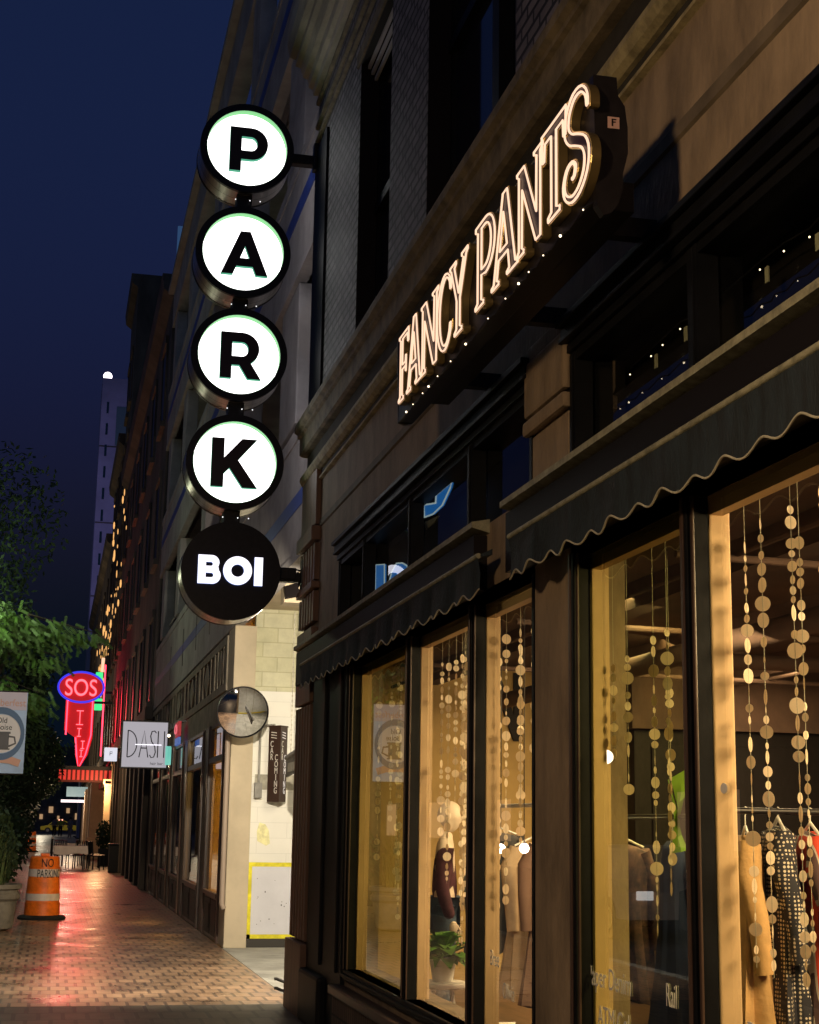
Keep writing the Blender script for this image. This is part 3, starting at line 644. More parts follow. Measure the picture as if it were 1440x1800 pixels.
# ================================================================== garage over the driveway
X2 = 2.28
gar = thing('parking_garage', 'pale concrete parking structure bridging the driveway with stacked open decks', 'building', (X2, 24, 0))
for lv, z in enumerate((4.2, 7.41, 10.62)):
    g = MB(); g.prism([(X2, z), (X2, z+1.45), (X2+.10, z+1.6), (X2+.3, z+1.6), (X2+.3, z+.35), (X2+.12, z+.35), (X2+.12, z)], 14.12, 37.6)
    obj('spandrel', g, concrete, gar)
    g = MB(); g.box(X2-.015, X2, 14.12, 37.6, z+.0, z+.10); g.box(X2-.012, X2, 14.12, 37.6, z+1.30, z+1.44); obj('spandrel_lip', g, concrete, gar)
    if lv: obj('blue_stripe', MB().box(X2-.006, X2-.001, 14.12, 37.6, z+.72, z+.92), mat('blue_band', (.03, .06, .30), .5, nscale=6, namt=.2), gar)
    else: obj('blue_stripe', MB().box(X2-.006, X2-.001, 14.12, 37.6, z+.55, z+.72), MATS.get('blue_band') or mat('blue_band', (.03, .06, .30), .5), gar)
    obj('deck', MB().box(X2+.31, 12, 14.12, 37.6, z+.25, z+.55), beige if lv == 0 else concrete, gar)
    for y in (15.85, 20.7, 26.2, 31.8, 36.2):
        obj('column', MB().box(X2+.03, X2+.28, y, y+(1.25 if y < 16 else .8), z+1.605, z+3.2, .02), concrete, gar)
obj('parapet', MB().box(X2, X2+.3, 14.12, 37.6, 13.83, 14.7), concrete, gar)
obj('parapet_cap', MB().box(X2-.14, X2+.3, 14.12, 37.6, 14.7, 14.85, .02), concrete, gar)
g = MB()
for z in (5.9, 9.1, 12.3):
    g.tube([(X2+.2, 14.2, z), (X2+.2, 37, z)], .02, 6); g.tube([(X2+.2, 14.2, z+.2), (X2+.2, 37, z+.2)], .02, 6)
obj('rail', g, steel, gar)
g = MB()
for z in (5.9, 9.1, 12.3): g.box(7.0, 7.1, 14.2, 37, z-.2, z+1.5)
obj('deck_backing', g, darkconc, gar)
# beige corner column and back wall of the driveway
obj('corner_column', MB().box(X2, 2.575, 20.58, 21.3, 0, 4.2, .012), beige, gar)
obj('block_wall', MB().box(2.577, 10, 20.72, 20.9, 3.34, 4.45), blockmat, gar)
obj('painted_wall', MB().box(2.577, 10, 20.715, 20.9, .11, 3.338), whiteblock, gar)
obj('wall_foot', MB().box(2.577, 10, 20.70, 20.9, 0, .108), mat('foot_grey', (.05, .045, .04), .9), gar)
obj('bare_block_row', MB().box(2.63, 3.35, 20.709, 20.714, 2.03, 2.23), greyrow, gar)
g = MB(); g.box(2.585, 10, 20.706, 20.7135, 1.03, 1.085); g.box(2.585, 2.635, 20.706, 20.7135, .112, 1.03); g.box(2.585, 10, 20.706, 20.7135, .112, .165)
obj('yellow_line', g, yellow, gar)
obj('grey_panel', MB().box(2.636, 10, 20.709, 20.7137, .166, 1.029), palegrey, gar)
g = MB()
for k in range(15):
    x = R.uniform(2.68, 3.3); z = R.uniform(.25, .98); s_ = R.uniform(.003, .008); g.box(x-s_, x+s_, 20.7065, 20.7088, z-s_*1.4, z+s_)
obj('chipped_spot', g, chip, gar)
place('yellow_smear', shape([[(0, 0), (.12, -.06), (.17, -.03), (.15, .14), (.10, .22), (.02, .24), (-.01, .12)]], .002), T(2.69, 20.7135, 1.36) @ FY, mat('pale_yellow', (.76, .72, .40), .7, nscale=10, namt=.2), gar)
obj('far_driveway_wall', MB().box(9.9, 10, 14.12, 20.7, 0, 4.45), whiteblock, gar)
g = MB(); g.tube([(2.68, 20.69, 2.05), (2.68, 20.69, 2.76), (2.70, 20.69, 2.85), (2.78, 20.69, 2.88), (2.86, 20.6, 2.88)], .016, 8); g.box(2.62, 2.72, 20.62, 20.705, 1.92, 2.12, .006)
obj('conduit', g, kerbm, gar, smooth=False)
# driveway ceiling beam
obj('driveway_beam', MB().box(X2+.31, 10, 18.2, 18.5, 4.2, 4.449), beige, gar)
obj('driveway_beam', MB().box(X2+.31, 10, 15.2, 15.5, 4.2, 4.449), beige, gar)

# storefront in the garage base, frieze with diamonds
g = MB()
g.box(X2+.0, X2+.3, 21.3, 37.6, 3.0, 3.38); obj('frieze_base', g, frieze, gar)
fr = MB(); dm = MB(); bk = MB()
bk.box(X2+.06, X2+.3, 20.62+.68, 37.6, 3.38, 4.198)
ypan = [20.2+.5, 22.95, 25.4, 28.3, 31.1, 34.2, 37.4]
for a, b in zip(ypan, ypan[1:]):
    a_ = a+.62 if a < 21 else a
    fr.box(X2-.02, X2+.06, a_, a_+.22, 3.385, 4.15); fr.box(X2-.02, X2+.06, a_+.22, b, 3.385, 3.50); fr.box(X2-.02, X2+.06, a_+.22, b, 4.04, 4.15)
    for q in (a_+.22+(b-a_-.22)*.22, b-(b-a_-.22)*.22): fr.box(X2-.015, X2+.06, q-.05, q+.05, 3.5, 4.04)
    m_ = (a_+.22+b)/2
    dm.prism([(m_-.42, 3.77), (m_, 3.51), (m_+.42, 3.77), (m_, 4.03)], X2-.012, X2+.03, 'X')
obj('frieze_frame', fr, frieze, gar); obj('frieze_backing', bk, darkconc, gar); obj('diamond_panel', dm, frieze, gar)
g = MB()
for y in (24.2, 26.6, 29.4, 32.6): g.box(X2-.006, X2-.001, y, y+.10, 4.5, 5.2)
obj('wall_slot', g, darkconc, gar)
# shopfront bays
bays = [(21.42, 23.3, 1), (24.4, 27.0, 1), (28.2, 30.2, 0), (31.2, 33.2, 0), (34.2, 36.4, 0)]
wl = MB().wall(X2+.0, X2+.05, 21.3, 37.6, 0, 3.0, [(a, b, .62, 2.95) for a, b, _ in bays]); obj('shopfront_wall', wl, brownwood, gar)
orange = emit('amber_room', (1, .42, .05), .38)
for a, b, lit in bays:
    fr = MB(); fr.box(X2-.03, X2+.02, a-.14, a-.02, 0, 3.0, .01); fr.box(X2-.03, X2+.02, b+.02, b+.14, 0, 3.0, .01); fr.box(X2-.02, X2+.06, a, b, 2.44, 2.52); fr.box(X2-.04, X2+.02, a, b, .58, .64, .01)
    o = obj('shopfront_window', fr, flutewood if not lit else brownwood, gar)
    obj('pane', MB().quad((X2+.03, a, .62), (X2+.03, b, .62), (X2+.03, b, 2.95), (X2+.03, a, 2.95)), glass if lit else darkglass, o)
    pn = MB()
    for q in (a+.05, (a+b)/2+.03):
        pn.box(X2-.012, X2+.02, q, q+(b-a)/2-.1, .06, .54); pn.box(X2-.02, X2-.012, q+.08, q+(b-a)/2-.18, .13, .47, .004)
    obj('base_panel', pn, blackwood, o)
# room behind the lit shopfront
obj('cafe_wall', MB().box(X2+.26, 6, 27.3, 27.4, 0, 3), mat('amber_wall', (.75, .42, .06), .7, nscale=1, namt=.3), gar)
obj('cafe_back_wall', MB().box(6, 6.1, 21.3, 27.4, 0, 3), MATS['amber_wall'], gar)
obj('cafe_ceiling', MB().box(X2+.26, 6, 21.3, 27.4, 3.0, 3.05), MATS['amber_wall'], gar)
light('AREA', 'cafe_light', (3.4, 24.0, 2.9), 260, (1, .60, .16), 1, 3, aim=(3.2, 25.4, 0))
for i, (x, y, z) in enumerate(((2.75, 23.6, 1.35), (3.0, 26.2, 1.30))):
    t = thing('glowing_globe', ('round glowing ball behind the shopfront pane nearest the white wall', 'round glowing ball behind the second shopfront pane')[i], 'lamp', (x, y, z))
    obj('globe', MB().ball((x, y, z), .055), pinkglow, t, smooth=True); obj('stem', MB().tube([(x, y, z+.05), (x, y, 3.0)], .006, 6), blackmetal, t)  # emissive balls on stems behind the panes
# downpipe
o = obj('downpipe', MB().tube([(X2-.05, 20.52, 3.3), (X2-.05, 20.52, .56), (X2-.02, 20.52, .50)], .035, 12), mat('pipe_taupe', (.36, .28, .22), .5), gar, smooth=True)

# convex mirror
t = thing('convex_mirror', 'round convex traffic mirror with dark rim at the driveway corner', 'mirror', (2.37, 20.1, 3.0))
mc = Vector((2.36, 20.05, 3.0)); nrm = Vector((.02, -.96, -.26)).normalized(); Q = nrm.to_track_quat('Z', 'Y').to_matrix().to_4x4()
def cap(Rr, bulge, n=48, m_=10):
    b = bmesh.new(); rho = (Rr*Rr+bulge*bulge)/(2*bulge); top = b.verts.new((0, 0, bulge)); prev = None
    for i in range(1, m_+1):
        rr = Rr*i/m_; z = sqrt(rho*rho-rr*rr)-(rho-bulge); ring_ = [b.verts.new((rr*cos(2*pi*k/n), rr*sin(2*pi*k/n), z)) for k in range(n)]
        for k in range(n):
            if prev is None: b.faces.new((top, ring_[k], ring_[(k+1) % n]))
            else: b.faces.new((prev[k], ring_[k], ring_[(k+1) % n], prev[(k+1) % n]))
        prev = ring_
    return b
b = cap(.325, .05); bmesh.ops.transform(b, matrix=Matrix.Translation(mc) @ Q, verts=b.verts)
obj('mirror_face', b, mat('mirror', (.86, .86, .88), .02, 1), t, smooth=True)
g = MB(); g.lathe((0, 0, 0), [(.326, -.03), (.338, -.03), (.338, .012), (.326, .012)], 48, 'Z', False); bmesh.ops.transform(g.b, matrix=Matrix.Translation(mc) @ Q, verts=g.b.verts)
obj('rim', g, blackmetal, t, ang=40)
obj('arm', MB().tube([tuple(mc-nrm*.02), tuple(mc-nrm*.14), (2.40, 20.6, 3.05)], .02, 8), blackmetal, t, smooth=True)

# CAR COMING sign
brn = mat('sign_brown', (.045, .022, .016), .5)
t = thing('warning_sign', 'brown wedge shaped sign reading CAR COMING on the white driveway wall', 'sign', (2.92, 20.6, 1.88))
z0, z1 = 1.87, 2.86
obj('wedge_box', MB().prism([(2.79, 20.64), (2.925, 20.47), (3.04, 20.64)], z0, z1, 'Z'), brn, t)
obj('roof_plate', MB().prism([(2.78, 20.645), (2.925, 20.455), (3.05, 20.645)], z1, z1+.012, 'Z'), brn, t)
obj('backing', MB().box(2.80, 3.03, 20.642, 20.71, z0+.05, z1-.05), greyrow, t)
def sideM(p, q, z):
    p = Vector((*p, z)); q = Vector((*q, z)); ex = (q-p).normalized(); nz = ex.cross(Vector((0, 0, 1)))
    return Matrix(((ex.x, 0, nz.x, p.x+nz.x*.003), (ex.y, 0, nz.y, p.y+nz.y*.003), (0, 1, 0, z), (0, 0, 0, 1)))
lw = emit('lit_white_letter', (1, .93, .88), .55)
for (p, q) in (((2.79, 20.64), (2.925, 20.47)), ((2.925, 20.47), (3.04, 20.64))):
    fw = (Vector(q)-Vector(p)).length
    M0 = sideM(p, q, 0)
    for k in range(3): me = shape([[(0, 0), (.10, -.012), (.10, -.002), (0, .010)]], .002); place('stripe', me, M0 @ T(fw*.22, z1-.08-.035*k, 0), lw if p[0] > 2.9 else vinyl, t)
    for k, ch in enumerate('CAR'): place('letter', text(ch, .115, .002, .72, 'CENTER'), M0 @ T(fw*.30, z1-.27-.085*k, 0), vinyl, t)
    for k, ch in enumerate('COMING'): place('letter', text(ch, .115, .002, .72, 'CENTER'), M0 @ T(fw*.70, z1-.45-.086*k, 0), lw if p[0] > 2.9 else vinyl, t)

# hanging clearance bar
t = thing('clearance_sign', 'dark clearance board with a pale tube top hung on chains over the driveway', 'sign', (2.86, 18.6, 2.4))
obj('top_tube', MB().tube([(2.86, 17.7, 2.50), (2.86, 19.4, 2.40)], .035, 12), kerbm, t, smooth=True)
g = MB(); g.prism([(17.75, 2.47), (19.35, 2.375), (19.35, 2.16), (17.75, 2.25)], 2.845, 2.87, 'X'); obj('board', g, mat('board_black', (.02, .018, .02), .5), t)
Mb = T(2.983, 20.05, 2.21) @ FX
place('lettering', text("6'11", .2, .002, 1.6), T(2.843, 18.5, 2.25) @ FX, vinyl, t)
obj('label_plate', MB().box(2.841, 2.844, 18.65, 19.2, 2.22, 2.33), greyrow, t)
for y, z in ((17.75, 2.53), (19.1, 2.45)):
    g = MB(); k = 0; zz = z
    while zz < 4.19:
        (g.box(2.852, 2.868, y-.003, y+.003, zz, zz+.028) if k % 2 else g.box(2.857, 2.863, y-.008, y+.008, zz, zz+.028)); zz += .03; k += 1
    obj('chain', g, greyrow, t)

# DASH sign
t = thing('hanging_sign', 'square white blade sign reading DASH in thin black letters', 'sign', (1.74, 31, 2.6))
obj('sign_box', MB().box(1.27, 2.20, 31, 31.14, 2.60, 3.54, .01), blackmetal, t)
obj('sign_face', MB().box(1.30, 2.17, 30.985, 30.998, 2.63, 3.51), emit('grey_lit_face', (.42, .40, .45), .85), t)
Ls = {'D': [[(0, 0), (0, 1)], [(0, 1)]+[(.62*sin(radians(a)), .5+.5*cos(radians(a))) for a in range(0, 181, 15)]],
      'A': [[(0, 0), (.3, 1), (.6, 0)], [(.1, .35), (.5, .35)]], 'S': [[(.42, .92), (.3, 1), (.12, .98), (.04, .8), (.12, .6), (.34, .42), (.40, .2), (.3, .02), (.12, 0), (.02, .1)]],
      'H': [[(0, 0), (0, 1)], [(.42, 0), (.42, 1)]]}
g = MB(); x = 1.40
for ch, wd in (('D', .20), ('A', .17), ('S', .13), ('H', .12)):
    for st in Ls[ch]: g.tube([(x+a*.29, 30.983, 2.82+q*.52) for a, q in st], .011, 6)
    x += wd+.03
obj('lettering', g, darkin, t)
obj('cross_line', MB().box(1.55, 2.06, 30.965, 30.975, 3.06, 3.075), boiface, t)
place('small_script', text('hair bar', .08, .001), T(1.85, 30.984, 2.68) @ FY, darkin, t)
obj('bracket', MB().box(2.2, 2.3, 31.03, 31.09, 3.4, 3.5), blackmetal, t)
# other small blade signs beyond
t = thing('small_sign', 'small glowing white sign just left of the DASH sign', 'sign', (1.4, 40, 3.0))
obj('sign_face', MB().box(1.24, 1.56, 39.98, 40.06, 3.06, 3.40, .01), emit('white_small', (.85, .85, .95), .9), t); obj('mark', MB().tube([(1.38, 39.97, 3.20), (1.38, 39.97, 3.30), (1.43, 39.97, 3.30), (1.43, 39.97, 3.25), (1.38, 39.97, 3.25)], .008, 5), darkin, t)
obj('arm', MB().box(1.56, 2.3, 40.0, 40.04, 3.34, 3.38), blackmetal, t)
t = thing('neon_window_sign', 'small red and blue neon sign hung by the shopfront beyond the lit panes', 'sign', (2.2, 27.8, 3.0))
obj('red_panel', MB().box(2.12, 2.17, 27.6, 28.35, 3.08, 3.34, .01), emit('dim_red', (.7, .03, .05), .35), t); obj('blue_panel', MB().box(2.12, 2.17, 27.6, 28.35, 2.93, 3.06, .01), emit('dim_blue', (.1, .2, .6), .5), t)
obj('neon_loop', MB().tube([(2.10, 27.98+.22*cos(a*pi/8), 3.21+.08*sin(a*pi/8)) for a in range(16)], .01, 5, closed=True), emit('dim_neon', (1, .2, .25), .8), t)
obj('arm', MB().box(2.14, 2.3, 27.9, 27.94, 3.34, 3.38), blackmetal, t)
t = thing('green_lit_sign', 'thin glowing teal sign at the right edge of the DASH sign', 'sign', (2.2, 29.6, 2.8))
obj('sign_face', MB().box(2.10, 2.21, 30.3, 30.36, 2.66, 3.02, .005), emit('teal_lit', (.25, .85, .7), .6), t)
obj('lamp', MB().ball((2.15, 30.32, 3.22), .03), bulbm, t)
obj('arm', MB().box(2.2, 2.3, 30.3, 30.34, 3.0, 3.04), blackmetal, t)

# ================================================================== far buildings on the right
def far_building(name, label, Y0, Y1, Z1, m, x=X2, parts=True, step=4.2, zl=3.6, winm=None, depth=16):
    t = thing(name, label, 'building', (x, (Y0+Y1)/2, 0))
    obj('wall', MB().box(x, x+depth, Y0, Y1, 0, Z1), m, t)
    if parts:
        wn = winm or dullglass; z = 4.6
        while z+2 < Z1-1:
            y = Y0+1.2
            while y+1.6 < Y1:
                fr = MB(); fr.box(x-.05, x-.002, y-.12, y, z-.1, z+2.0); fr.box(x-.05, x-.002, y+1.4, y+1.52, z-.1, z+2.0); fr.box(x-.12, x-.002, y-.15, y+1.55, z-.25, z-.1); fr.box(x-.08, x-.002, y-.12, y+1.52, z+2.0, z+2.2)
                o = obj('window', fr, m, t); obj('pane', MB().box(x-.02, x-.003, y, y+1.4, z-.1, z+2.0), wn, o); y += step
            z += zl
        obj('cornice', MB().prism([(x, Z1-.6), (x-.25, Z1-.4), (x-.3, Z1), (x, Z1)], Y0, Y1), m, t)
    g = MB(); y = Y0+.2
    while y < Y1-1:
        g.box(x-.14, x-.001, y, y+.5, 0, 4.0, .02); g.box(x-.18, x-.001, y-.05, y+.55, 3.6, 3.8, .01); y += step*.55
    obj('ground_pilaster', g, darkfac2, t)
    obj('shop_lintel', MB().box(x-.2, x-.0015, Y0, Y1, 4.0, 4.3, .02), m, t)
    return t
far_building('office_building', 'dark masonry building past the parking structure with ground floor pilasters', 37.7, 61.8, 15.3, darkconc)
far_building('office_building', 'tallest sooty brown building beyond the dark masonry building', 62, 67.8, 24, darkfac2, step=2.6)
far_building('office_building', 'middle height sooty building next to the tallest one', 68, 79.8, 18.6, darkfac2, step=3.6)
far_building('office_building', 'lowest sooty building at the far end of the walk', 80, 118, 16.2, darkfac2, step=5)
t = thing('distant_building', 'low dark building closing the view behind the taxi', 'building', (-10, 235, 0))
obj('wall', MB().box(-45, 20, 232, 245, 0, 12), darkconc, t)
wl_ = emit('distant_window', (1, .6, .3), .4)
for k in range(9): obj('lit_window', MB().box(-6.5+k*1.25, -6.2+k*1.25+(k % 3)*.16, 231.8, 231.99, 1.6+(k % 2)*.9, 2.1+(k % 2)*.9+(k % 3)*.2), wl_, t)
# lit greenish column and frames on its face
t = thing('rooftop_frame', 'pale blue lit steel frame on the roof of the dark masonry building', 'frame', (2.6, 40, 15.3))
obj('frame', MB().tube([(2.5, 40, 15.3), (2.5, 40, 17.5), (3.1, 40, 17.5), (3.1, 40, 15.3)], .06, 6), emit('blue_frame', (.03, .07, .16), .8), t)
obj('roof_panel', MB().box(2.55, 3.3, 40.3, 40.6, 15.3, 17.3), darkconc, t)
# slim tower far behind with a lamp on top
t = thing('office_tower', 'slim pale violet tower in the distance with a white light on its roof', 'building', (4.6, 150, 0))
tw = emit('tower_wall', (.030, .030, .062), .35)
tw = mat('tower_wall', (.33, .30, .42), .8, nscale=.2, namt=.2)
obj('wall', MB().box(2.45, 7.4, 145, 151, 0, 43.2), tw, t)
g = MB()
for k in range(18): g.box(2.95, 3.15, 144.93, 144.99, 4+k*2.1, 5.1+k*2.1)
obj('window', g, darkglass, t)
for z in (36.4, 29, 22, 15): obj('floor_line', MB().box(2.45, 7.4, 144.95, 144.99, z, z+.12), darkconc, t)
obj('louvre', MB().box(3.9, 7.4, 144.9, 144.99, 36.6, 40.4), mat('louvre_green', (.10, .16, .17), .6), t)
obj('roof_lamp', MB().ball((2.9, 145.5, 43.5), .42), emit('roof_glow', (1, .9, 1), 4), t, smooth=True)
light('SPOT', 'tower_wash', (-6, 118, 22), 5200, (.55, .5, 1), .5, aim=(4.5, 145, 30), spot=52)

# light reflections in the tall facade's windows, built as hanging bulbs
pts = [(250, 46, 9.5), ]
fl = [((2.0, 57, 13.4), 9, 2.6), ((2.05, 60.5, 11.5), 14, 3.2), ((1.95, 64, 10.9), 16, 3.4), ((1.9, 68, 10.4), 16, 3.6), ((1.95, 72, 9.2), 12, 3.0), ((2.0, 63, 15.5), 7, 3.0)]
for i, (p, n, ln) in enumerate(fl):
    t = thing('reflection_strand', ('first', 'second', 'third', 'fourth', 'fifth', 'sixth')[i]+' strand of amber window reflections, shaped as bulbs down the sooty facade, counted from the street front', 'string lights', p, 'window reflection strands on the far facade')
    obj('wire', MB().tube([(p[0], p[1], p[2]), (p[0]-.05, p[1]+.5, p[2]-ln*.5), (p[0]-.15, p[1]+1, p[2]-ln)], .01, 4), blackmetal, t)
    for k in range(n):
        q = k/n; s_ = R.choice((.025, .035, .035, .06))
        obj('bulb', MB().ball((p[0]-.15*q+R.uniform(-.25, .2), p[1]+q, p[2]-ln*q+R.uniform(-.25, .25)), s_*.7, s_*.7, s_*R.uniform(1.5, 5), 6, 4), MATS.get('amber_reflection') or emit('amber_reflection', (1, .50, .16), 1.1), t)  # amber balls stand in for light reflections in the facade's windows

# red blade sign and marquee
t = thing('neon_blade_sign', 'tall red neon blade sign with blue ringed oval top reading SOS', 'sign', (.9, 65, 3.6))
obj('oval_cabinet', MB().prism(arc(.93, 6.95, .88, .58, 0, 360, 28)[:-1], 64.9, 65.2), redglow, t)
obj('blue_ring', MB().tube([(.93+.92*cos(a*pi/16), 64.86, 6.95+.62*sin(a*pi/16)) for a in range(32)], .045, 6, closed=True), blueneon, t)
obj('tall_cabinet', MB().prism([(.35, 6.5), (1.5, 6.5), (1.5, 4.9), (1.35, 4.2), (1.0, 3.6), (.85, 4.2), (.8, 4.9), (.35, 5.2)], 64.92, 65.18), redglow, t)
place('neon_letter', text('SOS', .98, .03, .78, 'CENTER'), T(.93, 64.85, 6.60) @ FY, emit('neon_core', (1, .12, .16), 2.4), t)
g = MB()
for x in (.42, 1.43): g.tube([(x, 64.88, 6.4), (x, 64.88, 5.0)], .03, 5)
g.tube([(1.43, 64.88, 5), (1.25, 64.88, 4.2), (1.0, 64.88, 3.65), (.9, 64.88, 4.2), (.82, 64.88, 4.9)], .03, 5)
obj('neon_outline', g, redneon, t)
g = MB()
for x, z, s_ in ((.95, 5.7, .28), (.95, 5.1, .16), (1.12, 4.6, .15), (1.08, 4.25, .13)):
    g.tube([(x-s_*.5, 64.86, z+s_), (x+s_*.5, 64.86, z+s_)], .022, 4); g.tube([(x, 64.86, z+s_), (x, 64.86, z-s_)], .022, 4); g.tube([(x-s_*.5, 64.86, z-s_), (x+s_*.5, 64.86, z-s_)], .022, 4)
obj('neon_stroke', g, MATS['neon_core'], t)
obj('arm', MB().box(1.5, 2.3, 65, 65.1, 6.3, 6.4), blackmetal, t)
light('AREA', 'red_sign_glow', (1.0, 64.6, 5.2), 190, (1, .03, .05), 1.2, 3.2, aim=(.6, 40, 0))
t = thing('green_neon_sign', 'narrow green and pink neon sign behind the red blade sign', 'sign', (1.8, 64, 6.2))
obj('green_panel', MB().box(1.52, 1.82, 66, 66.1, 6.9, 7.7, .05), greenneon, t); obj('green_panel', MB().box(1.5, 1.85, 66, 66.1, 6.1, 6.6, .05), greenneon, t)
obj('pink_panel', MB().box(1.72, 1.86, 65.9, 65.98, 7.7, 8.3, .03), pinkneon, t); obj('red_edge', MB().tube([(1.9, 65.9, 4.2), (1.9, 65.9, 8.0)], .03, 5), redneon, t)
obj('arm', MB().box(1.85, 2.3, 66, 66.08, 6.8, 6.9), blackmetal, t)
t = thing('marquee_canopy', 'dark flat entrance canopy with red lit pleated valance', 'canopy', (1.2, 64, 3.2))
obj('roof', MB().box(.2, 2.28, 60.5, 64.6, 3.45, 3.6), blackmetal, t)
g = MB()
for k in range(12): g.box(.22+k*.17, .32+k*.17, 60.46, 60.5, 3.08, 3.45)
obj('valance', g, emit('red_valance', (.9, .05, .04), .55), t)
obj('fascia', MB().box(.2, 2.28, 60.51, 60.56, 3.0, 3.45), mat('dark_red', (.12, .01, .01), .6), t)
light('POINT', 'street_or_fill_light', (.3, 48.5, 3.3), 150, (1, .72, .45), .12)  # added lamp without a fixture, brightens the cafe tablecloths
light('POINT', 'entrance_light', (1.7, 58.7, 2.75), 150, (1, .60, .26), .1)
# lit stone entrance beyond
t = thing('stone_entrance', 'warm lit beige stone entrance with paired pilasters beyond the cafe tables', 'entrance', (2.1, 62, 0))
lit = mat('entrance_stone', (.62, .45, .30), .7, nscale=2, namt=.12, bump=.2)
g = MB(); g.box(1.60, 2.27, 66.5, 67.4, 0, 3.3, .03); g.box(1.52, 2.27, 66.3, 67.5, 0, .9, .03); obj('pilaster', g, lit, t)
g = MB(); g.box(1.92, 2.27, 59.2, 59.7, 0, 3.1, .03); g.box(1.86, 2.27, 59.1, 59.8, 2.9, 3.1, .03); g.box(1.86, 2.27, 59.1, 59.8, 0, .5, .03); obj('pilaster', g, lit, t)
obj('doorway', MB().box(2.20, 2.275, 60, 64, 0, 2.8), darkin, t)
obj('lintel', MB().box(1.9, 2.27, 59.1, 66.2, 2.82, 3.05, .02), lit, t)
g = MB(); g.box(1.98, 2.27, 67.6, 98, 0, 3.3); obj('stone_front', g, lit, t)
for y in (70, 74.5, 79, 84, 90): obj('pilaster', MB().box(1.86, 1.978, y, y+.8, 0, 3.3, .03), lit, t)
light('POINT', 'entrance_light', (1.0, 75, 3.0), 150, (1, .70, .42), .15)
t = thing('shop_awning_sign', 'small white lit awning sign far along the walk', 'sign', (1.5, 100, 3))
obj('lit_edge', MB().box(.6, 2.25, 99, 100, 2.65, 2.8), emit('white_awning', (1, .85, .9), 1.4), t); obj('panel', MB().box(.9, 2.2, 99.4, 99.6, 3.0, 3.6), emit('teal_sign', (.35, .5, .5), .5), t)
light('POINT', 'far_shop_light', (1.2, 97, 2.6), 120, (1, .75, .55), .2)
obj('back_panel', MB().box(2.0, 2.25, 99, 104, 0, 2.6), lit, t)

# ================================================================== people, taxi
def person(name, label, x, y, top, legs, rz=0, hi=False):
    t = thing(name, label, 'person', (x, y, 0))
    V = [(0, 0, .95), (0, 0, 1.2), (0, 0, 1.42), (0, 0, 1.52), (0, .0, 1.66), (.19, 0, 1.40), (.25, -.02, 1.12), (.24, -.10, .88), (-.19, 0, 1.40), (-.25, .02, 1.12), (-.24, -.06, .88), (.09, 0, .9), (.10, -.04, .5), (.10, .03, .08), (-.09, 0, .9), (-.10, .05, .5), (-.10, -.02, .08), (.10, -.12, .04), (-.10, -.16, .04)]
    E = [(0, 1), (1, 2), (2, 3), (3, 4), (2, 5), (5, 6), (6, 7), (2, 8), (8, 9), (9, 10), (0, 11), (11, 12), (12, 13), (0, 14), (14, 15), (15, 16), (13, 17), (16, 18)]
    Rr = [.13, .13, .14, .055, .10, .065, .045, .035, .065, .045, .035, .085, .06, .045, .085, .06, .045, .035, .035]
    def sh(k, dr): return [(k2[0], k2[1], k2[2]) for k2 in V], dr
    me = skinned(V, E, Rr); me.transform(Matrix.Rotation(rz, 4, 'Z') @ T(0, 0, 0)); me.transform(T(x, y, 0)); place('body', me, Matrix.Identity(4), MATS.get('skin') or mat('skin', (.45, .28, .2), .6), t)
    idx = [1, 2, 5, 6, 8, 9]; idx2 = [0, 11, 12, 13, 14, 15, 16]
    for nm, ii, ed, m_, ex in (('jacket', [0, 1, 2, 5, 6, 8, 9], [(0, 1), (1, 2), (2, 3), (3, 4), (2, 5), (5, 6)], top, .025), ('trousers', [0, 11, 12, 13, 14, 15, 16], [(0, 1), (1, 2), (2, 3), (0, 4), (4, 5), (5, 6)], legs, .022)):
        me = skinned([V[i] for i in ii], ed, [Rr[i]+ex for i in ii]); me.transform(T(x, y, 0) @ Matrix.Rotation(rz, 4, 'Z')); place(nm, me, Matrix.Identity(4), m_, t)
    me = MB(); me.ball((x, y+.02, 1.72), .105, .11, .10); obj('hair', me, darkin, t, smooth=True)
hiv = mat('hi_vis', (.55, .62, .04), .6); dk = mat('dark_cloth', (.02, .02, .03), .8); gry = mat('grey_cloth', (.3, .25, .25), .8)
person('person', 'person in a yellow high visibility jacket walking on the far sidewalk', .98, 148, hiv, dk)
person('person', 'person in a grey top and dark trousers left of the yellow jacket', .45, 150, gry, dk, .5)
person('person', 'person in pale clothes by the lit far shop awning', 1.75, 140, gry, gry, -.6)
t = thing('taxi', 'yellow taxi crossing at the far end of the sidewalk', 'taxi', (.9, 190, 0))
cy_ = mat('taxi_yellow', (.75, .55, .02), .35)
pr = [(-1.9, .35), (-1.95, .75), (-1.1, .92), (-.5, 1.42), (.9, 1.45), (1.6, .98), (2.3, .9), (2.4, .35)]
obj('body', MB().prism([(a+.9, b) for a, b in pr], 189.1, 190.9), cy_, t)
obj('side_window', MB().prism([(a+.9, b) for a, b in ((-.95, .95), (-.42, 1.36), (.85, 1.38), (1.4, .97))], 189.06, 189.098), darkglass, t)
for xx in (-1.1, 1.5): o = obj('wheel', MB().cyl((.9+xx, 189.04, .33), (.9+xx, 189.3, .33), .33, 20), dk, t); obj('hub', MB().cyl((.9+xx, 189.0, .33), (.9+xx, 189.04, .33), .18, 12), gry, o)
obj('roof_sign', MB().box(1.0, 1.5, 189.8, 190.1, 1.46, 1.62), emit('taxi_lamp', (1, .4, .25), 2), t)
light('POINT', 'far_crossing_light', (-1, 176, 6), 900, (1, .85, .6), .3)

